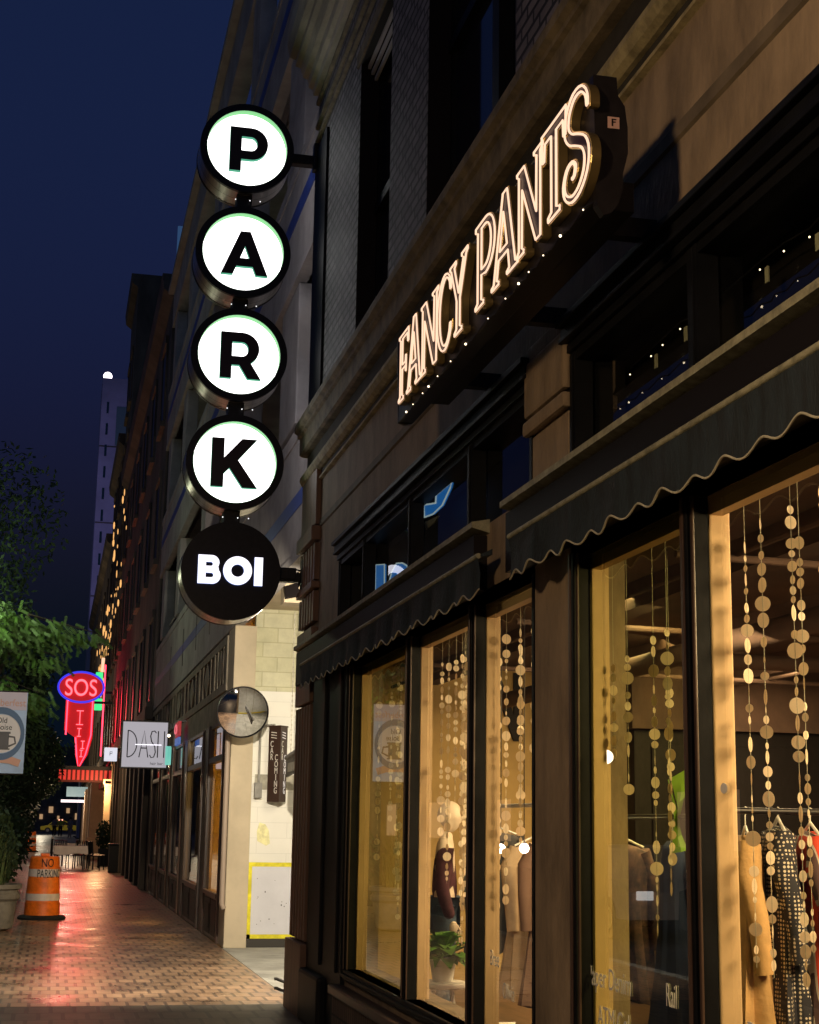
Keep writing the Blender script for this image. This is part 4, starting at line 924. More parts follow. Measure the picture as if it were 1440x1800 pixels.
# ================================================================== barrels
orm = mat('barrel_orange', (.85, .17, .01), .45, nscale=9, namt=.2, bump=.1); brw = mat('barrel_white', (.72, .62, .55), .4, nscale=12, namt=.1); rub = mat('rubber', (.012, .012, .012), .8)
def barrel(x, y, label, txt=True):
    t = thing('traffic_barrel', label, 'barrel', (x, y, 0), 'orange traffic barrels on the sidewalk')
    zs = [(.06, .285), (.26, .28), (.27, .272), (.45, .268), (.46, .262), (.64, .258), (.65, .252), (.84, .248), (.85, .240), (.98, .236), (1.0, .22)]
    obj('barrel_body', MB().lathe((x, y, 0), [(a, b) for b, a in zs], 36), orm, t, ang=35)
    for z0_, z1_, r_ in ((.30, .41, .273), (.68, .80, .2535)): obj('white_band', MB().lathe((x, y, 0), [(r_, z0_), (r_-.004, z1_)], 36, 'Z', False), brw, t, ang=35)
    obj('rubber_base', MB().lathe((x, y, 0), [(.38, 0), (.39, .03), (.36, .06), (.28, .07)], 28), rub, t, ang=40)
    obj('handle', MB().box(x-.07, x+.07, y-.02, y+.02, 1.0, 1.05, .015), orm, t)
    if txt:
        for s_, z_, rr in (('NO', .835, .246), ('PARKING', .665, .256)):
            me = text(s_, .19, .002, .52 if s_ != 'NO' else .7, 'CENTER', 1.0)
            for v in me.vertices:
                a = v.co.x/.25+radians(12 if s_ == 'NO' else 22); v.co = (x+(rr+.004)*sin(a), y-(rr+.004)*cos(a), z_+v.co.y)
            place('lettering', me, Matrix.Identity(4), dk, t)
barrel(-.04, 26.6, 'scuffed orange barrel with white bands reading NO PARKING'); barrel(-.86, 80, 'distant orange and white striped barrel far down the walk', False)

# planter with grass-like plant
t = thing('planter', 'large round stone planter with moulded rim at the left kerb', 'planter', (-.83, 23.9, 0))
obj('pot', MB().lathe((-.83, 23.9, 0), [(.30, 0), (.38, .04), (.40, .12), (.43, .42), (.47, .46), (.47, .52), (.44, .54), (.44, .58), (.49, .60), (.49, .66), (.42, .66), (.40, .60)], 40), mat('pot_stone', (.17, .15, .12), .8, nscale=6, namt=.3, bump=.3), t, ang=35)
def leaves(c, rad, n, size, m, droop=.4, parent=None, name='foliage', seed=1, flat=1.0):
    rr = random.Random(seed); g = bmesh.new()
    for _ in range(n):
        d = Vector((rr.gauss(0, 1), rr.gauss(0, 1), rr.gauss(0, 1))).normalized()*rr.random()**.45
        p = Vector((c[0]+d.x*rad[0], c[1]+d.y*rad[1], c[2]+d.z*rad[2]))
        a = Vector((rr.uniform(-1, 1), rr.uniform(-1, 1), rr.uniform(-1, .3)-droop)).normalized()*size*rr.uniform(.6, 1.4); b = a.orthogonal().normalized()*size*.28
        g.faces.new([g.verts.new(q) for q in (p, p+a*.5+b, p+a, p+a*.5-b)])
    return g
grass = mat('plant_green', (.06, .09, .03), .6, nscale=3, namt=.4)
g = bmesh.new()
for k in range(160):
    a = R.uniform(0, 2*pi); d = R.uniform(0, .25); p = Vector((-.83+cos(a)*d, 23.9+sin(a)*d, .58)); h_ = R.uniform(.35, .95); o_ = Vector((cos(a), sin(a), 0))*R.uniform(.05, .35); s_ = Vector((-sin(a), cos(a), 0))*.012
    g.faces.new([g.verts.new(q) for q in (p-s_, p+s_, p+o_*.5+Vector((0, 0, h_*.75))+s_*.8, p+o_*.5+Vector((0, 0, h_*.75))-s_*.8)])
    q0 = p+o_*.5+Vector((0, 0, h_*.75)); g.faces.new([g.verts.new(q) for q in (q0-s_*.8, q0+s_*.8, p+o_*1.3+Vector((0, 0, h_)))])
obj('grass_blades', g, grass, t)

# banner on its lamp post
t = thing('banner', 'pale blue festival banner with a beer stein and Old Boise lettering', 'banner', (-.9, 24.3, 0))
bl = mat('banner_blue', (.40, .54, .78), .7, nscale=4, namt=.12); bw = mat('banner_grey', (.72, .70, .72), .7); bo = mat('banner_peach', (.62, .36, .28), .7)
obj('cloth', MB().box(-1.14, -.44, 24.30, 24.31, 2.26, 3.50), bl, t)
obj('header', MB().box(-1.14, -.45, 24.285, 24.297, 3.22, 3.49), mat('banner_lilac', (.58, .54, .66), .7), t)
place('ring', shape([arc(0, 0, .345, .40, 0, 360, 36)[:-1], arc(0, 0, .29, .30, 0, 360, 36)[:-1]], .004), T(-.80, 24.28, 2.86) @ FY, mat('banner_dark_blue', (.10, .17, .30), .7), t)
place('disc', shape([arc(0, 0, .285, .29, 0, 360, 36)[:-1]], .004), T(-.80, 24.284, 2.86) @ FY, bw, t)
place('lettering', text('Oktoberfest', .15, .002, .9, 'CENTER'), T(-.80, 24.28, 3.28) @ FY, bo, t)
place('lettering', text('Old', .12, .002, .9, 'CENTER'), T(-.80, 24.275, 3.02) @ FY, dk, t)
place('lettering', text('Boise', .12, .002, .9, 'CENTER'), T(-.76, 24.275, 2.92) @ FY, dk, t)
g = MB(); g.box(-.88, -.68, 24.272, 24.28, 2.64, 2.86, .01); g.tube([(-.68, 24.276, 2.82), (-.60, 24.276, 2.81), (-.58, 24.276, 2.72), (-.68, 24.276, 2.67)], .014, 6); g.box(-.90, -.66, 24.268, 24.28, 2.86, 2.89); g.box(-.90, -.66, 24.268, 24.28, 2.62, 2.64)
obj('stein', g, mat('stein_grey', (.12, .12, .13), .7), t)
place('ribbon', shape([band([(-.3, .0), (-.15, .05), (0, .06), (.15, .05), (.3, 0)], [.055]*5)], .003), T(-.80, 24.28, 2.42) @ FY, bo, t)
g = MB(); g.tube([(-1.2, 24.305, 3.50), (-.43, 24.305, 3.50)], .012, 6); g.tube([(-1.2, 24.305, 2.26), (-.43, 24.305, 2.26)], .012, 6); obj('rod', g, blackmetal, t)
t = thing('lamp_post', 'dark street lamp post holding the festival banner', 'lamp post', (-1.25, 24.3, 0))
obj('pole', MB().lathe((-1.25, 24.3, 0), [(.16, 0), (.14, .3), (.07, .6), (.05, 4.6), (.03, 4.7)], 16), blackmetal, t, ang=40)
obj('globe', MB().ball((-1.25, 24.3, 4.95), .2), emit('globe_glow', (1, .85, .65), 9), t, smooth=True)
obj('finial', MB().cyl((-1.25, 24.3, 5.15), (-1.25, 24.3, 5.3), .05, 10, .005), blackmetal, t)
for p_, L_, k_ in (((-5.0, 26, -.14), 'dark globe lamp post across the road mirrored in the shop glass', .6), ((-2.9, 36.2, -.14), 'short globe lamp post on the kerb mirrored in the shop glass', .58)):
    c_ = dup(t, p_, 0, L_); c_.scale = (k_, k_, k_)

t = thing('lamp_post', 'tall dark lamp post with an arm lamp beside the shop, near the camera', 'lamp post', (-2.1, 1.5, 0))
obj('pole', MB().lathe((-2.1, 1.5, 0), [(.15, 0), (.13, .3), (.07, .6), (.05, 4.2)], 16), blackmetal, t, ang=40)
obj('arm', MB().tube([(-2.1, 1.5, 4.15), (-2.0, 1.7, 4.3), (-1.6, 1.9, 4.3)], .025, 8), blackmetal, t, smooth=True)
obj('cutoff_hood', MB().lathe((-1.6, 1.9, 4.12), [(.02, .16), (.10, .13), (.30, -.04), (.31, -.06), (.29, -.06), (.08, .10)], 24, 'Z', False), blackmetal, t, ang=40)  # unseen hood, shaped to keep lamp light off the upper facade
obj('bulb', MB().ball((-1.6, 1.9, 4.16), .05), bulbm, t, smooth=True)
# ================================================================== trees
leafg = mat('lit_leaf', (.075, .17, .025), .55, nscale=1.5, namt=.5); leafd = mat('leaf_dark', (.028, .055, .022), .6, nscale=1.5, namt=.5)  # lighter leaves paint the lamplit boughs, darker ones the unlit crown
barkm = mat('bark', (.05, .04, .03), .9, nscale=6, namt=.4, bump=.6)
for m_ in (leafg, leafd):
    b_ = m_.node_tree.nodes['Principled BSDF']
def tree(label, x, y, h, boughs, seed, crown, n_dark):
    t = thing('street_tree', label, 'tree', (x, y, 0), 'street trees along the kerb'); rr = random.Random(seed)
    g = MB(); g.tube([(x, y, 0), (x+.05, y, h*.3), (x-.05, y+.1, h*.6), (x, y, h*.95)], [.16, .12, .09, .02], 10)
    for (bx, by_, bz) in boughs: g.tube([(x, y, h*.35), (x+(bx-x)*.5, y+(by_-y)*.5, bz+.3), (bx, by_, bz)], [.06, .035, .01], 6)
    obj('trunk', g, barkm, t, smooth=True)
    b = bmesh.new()
    for (bx, by_, bz) in boughs:
        p0 = Vector((x, y, bz+.1)); p1 = Vector((bx, by_, bz))
        for k in range(150):
            q = rr.random()**.7; c = p0.lerp(p1, q)+Vector((rr.gauss(0, .22), rr.gauss(0, .3), rr.gauss(0, .10)-.18*q*q))
            # compound leaf: drooping rachis with leaflets
            d = Vector((rr.uniform(-.2, 1)*(1 if bx > x else -1), rr.uniform(-.6, .6), rr.uniform(-.9, -.2))).normalized(); ln = rr.uniform(.14, .28)
            sd = d.cross(Vector((0, 1, .2))).normalized()
            for j in range(8):
                pp = c+d*ln*j/8
                for sg in (-1, 1):
                    e = (sd*sg+d*.6).normalized()*.042; f_ = d*.010
                    b.faces.new([b.verts.new(v) for v in (pp-f_, pp+e*.5-f_*1.2, pp+e, pp+f_)])
    obj('lit_bough', b, leafg, t)
    b = bmesh.new()
    for (cx, cy__, cz, rx, ry, rz, n) in crown:
        for _ in range(n):
            d = Vector((rr.gauss(0, 1), rr.gauss(0, 1), rr.gauss(0, 1))).normalized()*rr.random()**.4
            p = Vector((cx+d.x*rx, cy__+d.y*ry, cz+d.z*rz)); a = Vector((rr.uniform(-1, 1), rr.uniform(-1, 1), rr.uniform(-1.3, .3))).normalized()*rr.uniform(.09, .2); s_ = a.orthogonal().normalized()*.035
            b.faces.new([b.verts.new(v) for v in (p, p+a*.5+s_, p+a, p+a*.5-s_)])
    obj('crown', b, leafd, t)
tree('honey locust with bright lit drooping boughs behind the banner', -1.9, 31, 7.5, [(-.55, 31, 5.35), (-.10, 31, 4.75), (-.15, 31.5, 5.15), (.0, 31.2, 5.35), (-.9, 30.5, 5.1), (-.35, 30.8, 4.0), (-.45, 30.4, 3.9), (-1.1, 30.6, 5.6), (.62, 31, 5.25)], 3,
     [(-.95, 31.5, 3.3, .8, 1.2, .9, 4200), (-1.6, 31.5, 5.2, 1.2, 1.4, 1.6, 2600), (-.5, 31.8, 4.4, .4, .8, .5, 700), (-1.3, 31.6, 7.6, 1.3, 1.2, 1.6, 1300)], 0)
tree('full dark street tree shading the second stretch of sidewalk', -1.9, 47, 8, [(-.3, 47, 4.8), (.1, 47, 3.9), (-.6, 46.5, 4.4)], 5,
     [(-.7, 47, 3.3, 1.0, 1.4, 1.25, 5200), (-2.0, 47.5, 4.5, 1.6, 1.5, 1.8, 2500), (-1.0, 47, 2.0, .65, 1, .9, 2400)], 0)
tree('distant street tree near the taxi crossing', -2.6, 78, 8, [(-.6, 78, 4.6)], 9, [(-.9, 78, 4.0, 1.5, 1.6, 1.6, 3800)], 0)
# shrubs under the trees
for i, (x, y, s_) in enumerate(((-.98, 29, .55), (-1.05, 37, .7), (-1.1, 45, .8))):
    t = thing('shrub', ('dark shrub behind the round planter', 'taller dark shrub between the two barrels', 'dark shrub at the foot of the full tree')[i], 'shrub', (x, y, 0))
    obj('foliage', leaves((x, y, .8+s_*.4), (s_*.85, s_, .85), 1500, .13, leafd, seed=20+i), leafd, t); obj('stem', MB().tube([(x, y, 0), (x+.03, y, .9)], .03, 6), barkm, t)

# ================================================================== cafe tables
clothw = mat('white_tablecloth', (.82, .72, .66), .8, nscale=6, namt=.06)
def table(x, y, label):
    t = thing('cafe_table', label, 'table', (x, y, 0))
    obj('table_top', MB().box(x-.5, x+.5, y-.4, y+.4, .72, .75), blackmetal, t)
    for a in (-.42, .42):
        for b in (-.32, .32): obj('leg', MB().box(x+a-.02, x+a+.02, y+b-.02, y+b+.02, 0, .72), blackmetal, t)
    b = bmesh.new(); n = 48; rings = []
    for zz, k in ((.756, 1.0), (.75, 1.02), (.62, 1.03), (.50, 1.05)):
        ring_ = []
        for i in range(n):
            a = 2*pi*i/n; cx, sx = cos(a), sin(a); mx_ = max(abs(cx), abs(sx)); wv = 1+(.02*sin(a*14) if zz < .7 else 0)
            ring_.append(b.verts.new((x+cx/mx_*.52*k*wv, y+sx/mx_*.42*k*wv, zz+(.03*sin(a*4) if zz < .55 else 0))))
        rings.append(ring_)
    for A, B in zip(rings, rings[1:]):
        for i in range(n): b.faces.new((A[i], A[(i+1) % n], B[(i+1) % n], B[i]))
    b.faces.new(rings[0]); o = obj('tablecloth', b, clothw, None, smooth=False)
    tag(o, 'white cloth over '+label, 'tablecloth')
    return t
table(.72, 52.6, 'the nearest sidewalk cafe table'); table(.75, 57.0, 'the second cafe table by the canopy')
ch = thing('cafe_chair', 'black metal cafe chair standing right of the nearest table', 'chair', (0, 0, 0), 'black cafe chairs on the sidewalk')
obj('seat', MB().box(-.22, .22, -.21, .21, .43, .47, .01), blackmetal, ch)
for a in (-.2, .2):
    for b in (-.19, .19): obj('leg', MB().cyl((a, b, 0), (a*.95, b*.95, .44), .016, 8), blackmetal, ch)
g = MB(); g.tube([(-.2, .2, .45), (-.2, .25, .9), (.2, .25, .9), (.2, .2, .45)], .016, 8); obj('back_frame', g, blackmetal, ch)
g = MB()
for k in range(5): g.box(-.15+k*.07, -.12+k*.07, .225, .24, .5, .88)
obj('back_slat', g, blackmetal, ch)
chairs = [(1.55, 52.4, 1.2), (.45, 53.5, .2), (1.05, 53.4, -.2), (1.5, 54.6, 1.6), (1.6, 53.6, 1.9), (1.25, 56.5, 1.4), (.3, 56.2, 3.1)]
lb = ['black metal cafe chair standing right of the nearest table', 'left one of two black cafe chairs behind the nearest table', 'right one of two black cafe chairs behind the nearest table', 'black cafe chair between the two tables on the right', 'black cafe chair just right of the nearest table corner, farther back', 'black cafe chair right of the second table', 'black cafe chair in front of the second table']
ch.location = (chairs[0][0], chairs[0][1], 0); ch.rotation_euler.z = chairs[0][2]
for (x, y, a), L in list(zip(chairs, lb))[1:]: dup(ch, (x, y, 0), a, L)
t = thing('cafe_railing', 'low black railing at the left end of the cafe tables', 'railing', (.15, 52, 0))
for y in (51.2, 54, 57): obj('post', MB().cyl((.12, y, 0), (.12, y, 1.0), .025, 8), blackmetal, t)
obj('top_rail', MB().tube([(.12, 51.2, .98), (.12, 57, .98)], .015, 6), blackmetal, t)
t = thing('potted_plant', 'dark potted plant beside the lit stone entrance', 'plant', (1.95, 57.5, 0))
obj('pot', MB().box(1.75, 2.15, 57.2, 57.7, 0, .6, .02), rub, t); obj('foliage', leaves((1.95, 57.4, 1.1), (.3, .3, .55), 500, .14, leafd, seed=50), leafd, t)
t = thing('utility_box', 'black box standing against the wall right of the cafe chairs', 'box', (2.0, 50, 0))
obj('cabinet', MB().box(1.85, 2.2, 49.6, 50.2, 0, .85, .02), rub, t); obj('lid', MB().box(1.83, 2.2, 49.58, 50.22, .85, .89, .01), blackmetal, t)

# ================================================================== shop window contents
# garlands
gl = [(1, 11.0, 2.55, 1.62), (1, 10.78, 2.6, 1.15), (1, 10.56, 2.6, 1.0),
      (2, 9.50, 2.62, 1.55), (2, 9.33, 2.6, 1.25), (2, 9.15, 2.6, 1.75), (2, 9.0, 2.62, 1.15), (2, 8.82, 2.62, 1.3),
      (3, 8.22, 2.62, 1.15), (3, 7.96, 2.62, 1.20), (3, 7.70, 2.62, 1.62), (3, 7.46, 2.60, 1.9),
      (4, 6.32, 2.30, 1.9), (4, 6.15, 2.32, 1.75), (4, 5.93, 2.38, 1.18), (4, 5.71, 2.38, 1.37),
      (5, 5.04, 2.62, 1.14), (5, 4.91, 2.68, 1.12), (5, 4.68, 2.68, 1.12), (5, 4.46, 2.7, 1.3)]
gl += [(1, 11.3, 2.5, 1.35), (1, 10.2, 2.6, .95), (1, 10.9, 2.4, .9, .2), (2, 9.6, 2.6, .9, .2), (2, 9.42, 2.55, 1.5, .3), (2, 9.24, 2.6, 1.2, .12), (2, 9.08, 2.5, 1.35, .25), (3, 8.35, 2.6, 1.5, .2), (3, 7.85, 2.6, 1.3, .22), (3, 7.58, 2.6, 1.35, .05), (4, 6.25, 2.2, 1.5, .2), (5, 4.8, 2.6, 1.2, .12), (5, 4.56, 2.6, 1.35, .1), (5, 5.3, 2.5, 1.5, .5), (5, 5.0, 2.5, 1.7, .6)]
md = []
for k in range(3):
    b = MB(); b.lathe((0, 0, 0), [(.9, -.02), (1, -.012), (1, .012), (.9, .02)], 20); o_ = obj('disc', b, disc); md.append(o_.data); bpy.data.objects.remove(o_)
ordn = ['first', 'second', 'third', 'fourth', 'fifth', 'sixth', 'seventh', 'eighth', 'ninth', 'tenth']; cnt = {}
wn = {1: 'farthest display window', 2: 'mannequin window', 3: 'third display window', 4: 'fourth display window', 5: 'nearest display window'}
gl = [g_ if len(g_) == 5 else (*g_, 0) for g_ in gl]; gl.sort(key=lambda g_: (g_[0], -g_[1]))
for (pn, y, zt, zb, dxx) in gl:
    k = cnt.get(pn, 0); cnt[pn] = k+1; X_ = 2.35 + (.03 if k % 2 else 0) + dxx
    t = thing('disc_garland', ordn[k]+' hanging string of pale discs from the left in the '+wn[pn], 'garland', (X_, y, zt), 'pale disc garlands in the shop windows')
    obj('thread', MB().tube([(X_, y, 2.8), (X_, y, zb)], .0012, 4), edging, t)
    z = zt; rr = random.Random(int(y*100))
    while z > zb:
        rad = rr.choice((.012, .015, .019, .023, .027)); el = rr.choice((1, 1, .75))
        d = bpy.data.objects.new('disc', rr.choice(md)); COL.objects.link(d); d.parent = t
        d.location = (0, 0, z-rad-zt); yaw_ = rr.uniform(-1.5, 1.5)
        d.rotation_euler = (pi/2, 0, yaw_); d.scale = (rad*el, rad, rad*.6); z -= 2*rad+rr.choice((.004, .006, .012, .03))

# mannequin
mx, my, mz = 2.93, 11.55, .12
t = thing('mannequin', 'bald cream mannequin in plum sweater and jeans in the display window', 'mannequin', (mx, my, mz))
V = [(0, 0, .88), (0, .0, 1.08), (0, .0, 1.27), (.01, 0, 1.38), (.02, 0, 1.44), (0, .19, 1.27), (-.02, .24, 1.02), (.05, .23, .80), (0, -.19, 1.27), (-.02, -.24, 1.02), (.05, -.23, .80), (0, .085, .84), (.02, .09, .46), (-.02, .095, .06), (0, -.085, .84), (.02, -.09, .46), (-.02, -.095, .06), (.12, .10, .02), (.12, -.10, .02)]
E = [(0, 1), (1, 2), (2, 3), (3, 4), (2, 5), (5, 6), (6, 7), (2, 8), (8, 9), (9, 10), (0, 11), (11, 12), (12, 13), (0, 14), (14, 15), (15, 16), (13, 17), (16, 18)]
Rr = [(.10, .13), (.085, .11), (.10, .14), .048, .05, .055, .04, .028, .055, .04, .028, .078, .052, .036, .078, .052, .036, .028, .028]
me = skinned(V, E, Rr)
bm = bmesh.new(); bm.from_mesh(me); bpy.data.meshes.remove(me)
hd = bmesh.new(); bmesh.ops.create_uvsphere(hd, u_segments=28, v_segments=20, radius=1)
for v in hd.verts:
    x, y, z = v.co; X_ = x*.098; Y_ = y*.075; Z_ = z*.118
    if x > .0 and z < -.1: X_ *= 1-.18*min(1, -z); Y_ *= 1-.35*min(1, (-z))
    if x < 0 and z < -.2: X_ *= 1+.55*z
    if x > .8 and abs(y) < .22 and -.3 < z < .12: X_ += .022*(1-abs(y)/.22)*(1 if z < -.1 else .5)
    if x > .75 and abs(abs(y)-.35) < .16 and .0 < z < .22: X_ -= .009
    if x > .75 and abs(y) < .3 and -.55 < z < -.42: X_ += .006
    v.co = (X_+.035, Y_, Z_+1.545)
bmesh.ops.translate(hd, vec=(0, 0, 0), verts=hd.verts)
tmp = bpy.data.meshes.new('h'); hd.to_mesh(tmp); bm.from_mesh(tmp); hd.free()
for s_ in (-1, 1):
    bmesh.ops.create_uvsphere(bm, u_segments=10, v_segments=8, radius=1, matrix=T(.025, s_*.077, 1.545) @ Matrix.Rotation(.2, 4, 'Y') @ Matrix.Diagonal((.018, .008, .030, 1)))
    # hands: palm, four fingers and a thumb
    bmesh.ops.create_uvsphere(bm, u_segments=10, v_segments=8, radius=1, matrix=T(.07, s_*.23, .745) @ Matrix.Diagonal((.034, .014, .045, 1)))
    for k in range(4):
        q = MB(); q.tube([(.045+.018*k, s_*.23, .715), (.05+.019*k, s_*.225, .68-.004*abs(k-1.5)), (.055+.018*k, s_*.215, .645-.006*abs(k-1.5))], [.009, .008, .006], 6); tm = bpy.data.meshes.new('q'); q.b.to_mesh(tm); bm.from_mesh(tm); q.b.free()
    q = MB(); q.tube([(.095, s_*.228, .76), (.118, s_*.22, .725), (.12, s_*.215, .695)], [.010, .009, .007], 6); tm = bpy.data.meshes.new('q'); q.b.to_mesh(tm); bm.from_mesh(tm); q.b.free()
for v in bm.verts: v.co += Vector((mx, my, mz))
RZ = T(mx, my, mz) @ Matrix.Rotation(-.25, 4, 'Z') @ T(-mx, -my, -mz)
bmesh.ops.transform(bm, matrix=RZ, verts=bm.verts)
obj('body', bm, skin, t, smooth=True)
plum = mat('plum_knit', (.075, .022, .035), .85, nscale=30, namt=.3, bump=.3); denim = mat('denim', (.045, .075, .125), .8, nscale=14, namt=.45, bump=.2)
def wear(name, ii, ed, m_, ex, parent):
    rr2 = [tuple(c+ex for c in q) if isinstance(q, tuple) else q+ex for q in (Rr[i] for i in ii)]
    me = skinned([V[i] for i in ii], ed, rr2); me.transform(RZ @ T(mx, my, mz)); return place(name, me, Matrix.Identity(4), m_, parent)
wear('sweater', [0, 1, 2, 5, 6, 7, 8, 9, 10], [(0, 1), (1, 2), (2, 3), (3, 4), (4, 5), (2, 6), (6, 7), (7, 8)], plum, .016, t)
wear('jeans', [0, 11, 12, 13, 14, 15, 16], [(0, 1), (1, 2), (2, 3), (0, 4), (4, 5), (5, 6)], denim, .02, t)
g = MB(); g.lathe((mx, my, mz+.90), [(.150, -.02), (.152, .02)], 30, 'Z', False); obj('belt', g, mat('pale_belt', (.6, .5, .42), .6), t)
b = bmesh.new(); pv = None
for k in range(14):
    q = k/13; a = Vector((mx+.10+.05*sin(q*2), my-.13+.04*sin(q*7), mz+1.36-.62*q)); c = a+Vector((.02, .09+.02*sin(q*9), -.02))
    vv = (b.verts.new(a), b.verts.new(c))
    if pv: b.faces.new((pv[0], pv[1], vv[1], vv[0]))
    pv = vv
obj('scarf', b, mat('cream_scarf', (.72, .6, .5), .8), t, smooth=True)
# stool with plant
t = thing('stool', 'white round display stool under the leafy plant', 'stool', (2.72, 10.75, .2))
obj('seat', MB().lathe((2.72, 10.75, 0), [(.17, .50), (.18, .51), (.18, .53), (.17, .54)], 28), whitepl, t, ang=40)
for a in range(4): obj('leg', MB().cyl((2.72+.13*cos(a*pi/2+.5), 10.75+.13*sin(a*pi/2+.5), .2), (2.72+.09*cos(a*pi/2+.5), 10.75+.09*sin(a*pi/2+.5), .50), .014, 8), whitepl, t)
t = thing('potted_plant', 'leafy bright green plant in a pale pot in front of the mannequin', 'plant', (2.72, 10.75, .54))
obj('pot', MB().lathe((2.72, 10.75, .542), [(.07, 0), (.09, .12), (.10, .14), (.08, .14)], 20), whitepl, t, ang=40)
b = bmesh.new()
for k in range(70):
    a = R.uniform(0, 2*pi); el = R.uniform(-.1, 1.2); d = Vector((cos(a)*cos(el), sin(a)*cos(el), sin(el))); p = Vector((2.72, 10.75, .70))+d*.04; ln = R.uniform(.12, .24); s_ = d.cross(Vector((0, 0, 1)))
    if s_.length < .1: s_ = Vector((1, 0, 0))
    s_ = s_.normalized()*ln*.28; e = p+d*ln*.6+Vector((0, 0, .02)); f2 = p+d*ln+Vector((0, 0, -.05))
    v = [b.verts.new(q) for q in (p, e+s_, f2, e-s_, e+Vector((0, 0, -.012)))]
    b.faces.new((v[0], v[1], v[4])); b.faces.new((v[1], v[2], v[4])); b.faces.new((v[2], v[3], v[4])); b.faces.new((v[3], v[0], v[4]))
obj('foliage', b, mat('bright_leaf', (.12, .30, .04), .5, nscale=12, namt=.4), t, smooth=True)
# clothes rails
def rail(label, x, y0, y1, z, m_):
    t = thing('clothes_rail', label, 'clothes rail', (x, (y0+y1)/2, .2))
    obj('top_bar', MB().tube([(x, y0, z), (x, y1, z)], .014, 10), m_, t, smooth=True)
    for y in (y0, y1): obj('upright', MB().tube([(x, y, z), (x, y, .22)], .014, 10), m_, t, smooth=True); obj('foot', MB().tube([(x-.22, y, .22), (x+.22, y, .22)], .014, 8), m_, t, smooth=True)
rail('white clothes rail full of hangers behind the third window', 3.1, 9.1, 11.0, 1.74, whitepl)
rail('dark clothes rail behind the fourth window', 3.05, 7.05, 8.3, 1.66, blackmetal)
t = thing('clothes_rail', 'dark clothes rail behind the nearest window', 'clothes rail', (3.4, 6.15, .2))
obj('top_bar', MB().tube([(2.72, 6.15, 1.68), (4.3, 6.15, 1.68)], .014, 10), blackmetal, t, smooth=True)
for x in (2.72, 4.3): obj('upright', MB().tube([(x, 6.15, 1.68), (x, 6.15, .22)], .014, 10), blackmetal, t, smooth=True)
def garment(name, label, cat, x, y, ztop, length, wid, m_, m2=None, sleeves=True, a=0., rail_z=1.7, seed=0):
    rr = random.Random(seed); t = thing(name, label, cat, (x, y, ztop)); n = 40; b = bmesh.new(); rings = []
    prof = [(0, .06, .03), (.02, .30, .05), (.05, .46, .055), (.12, .50, .06), (.3, .46, .055), (.55, .46, .06), (.8, .52, .07), (1, .56, .08)]
    ph = rr.uniform(0, 6)
    for q, wv, dp in prof:
        ring_ = []
        for i in range(n):
            th = 2*pi*i/n; fold = 1+.24*q*sin(th*7+ph)+.08*q*sin(th*13+ph*2)
            px = cos(th)*wv*wid*fold; py = sin(th)*dp*fold*(1+q)
            ring_.append(b.verts.new((x+px*cos(a)-py*sin(a), y+px*sin(a)+py*cos(a), ztop-length*q+(.015*sin(th*5+ph) if q == 1 else 0))))
        rings.append(ring_)
    for A, B in zip(rings, rings[1:]):
        for i in range(n): b.faces.new((A[i], A[(i+1) % n], B[(i+1) % n], B[i]))
    b.faces.new(rings[0]); obj('cloth_body', b, m_, t, smooth=True)
    if sleeves:
        for s_ in (-1, 1):
            xs = wid*.46*s_; pts_ = [(xs*.8, 0, -.04), (xs*1.12, .02, -.16), (xs*1.22, -.02, -.34), (xs*1.2, -.04, -.55)]
            obj('sleeve', MB().tube([(x+p[0]*cos(a)-p[1]*sin(a), y+p[0]*sin(a)+p[1]*cos(a), ztop+p[2]) for p in pts_], [.05, .055, .045, .038], 12), m2 or m_, t, smooth=True)
    g = MB(); g.tube([(x-wid*.42*cos(a), y-wid*.42*sin(a), ztop-.02), (x, y, ztop+.035), (x+wid*.42*cos(a), y+wid*.42*sin(a), ztop-.02)], .007, 6)
    g.tube([(x, y, ztop+.035), (x, y, rail_z-.02), (x+.012, y, rail_z+.012), (x+.0, y, rail_z+.018)], .003, 6); obj('hanger', g, whitepl, t)
def dotted(name, c1, c2, scale):
    m_ = mat(name, c1, .8); n = m_.node_tree.nodes; l = m_.node_tree.links; tc = n.new('ShaderNodeTexCoord'); v = n.new('ShaderNodeTexVoronoi'); v.inputs['Scale'].default_value = scale; v.inputs['Randomness'].default_value = .15
    rp = n.new('ShaderNodeValToRGB'); rp.color_ramp.interpolation = 'CONSTANT'; rp.color_ramp.elements[0].color = (*c2, 1); rp.color_ramp.elements[1].position = .34; rp.color_ramp.elements[1].color = (*c1, 1)
    l.new(tc.outputs['Object'], v.inputs['Vector']); l.new(v.outputs['Distance'], rp.inputs[0]); l.new(rp.outputs[0], n['Principled BSDF'].inputs['Base Color']); return m_
def striped(name, cols, scale, axis='X'):
    m_ = mat(name, cols[0], .8); n = m_.node_tree.nodes; l = m_.node_tree.links; tc = n.new('ShaderNodeTexCoord'); v = n.new('ShaderNodeTexWave'); v.bands_direction = axis; v.inputs['Scale'].default_value = scale; v.inputs['Distortion'].default_value = 1.5; v.inputs['Detail'].default_value = 1
    rp = n.new('ShaderNodeValToRGB'); rp.color_ramp.interpolation = 'CONSTANT'; rp.color_ramp.elements[0].color = (*cols[0], 1); rp.color_ramp.elements[1].position = .4; rp.color_ramp.elements[1].color = (*cols[1], 1)
    e = rp.color_ramp.elements.new(.7); e.color = (*cols[2], 1)
    l.new(tc.outputs['Object'], v.inputs['Vector']); l.new(v.outputs['Fac'], rp.inputs[0]); l.new(rp.outputs[0], n['Principled BSDF'].inputs['Base Color']); return m_
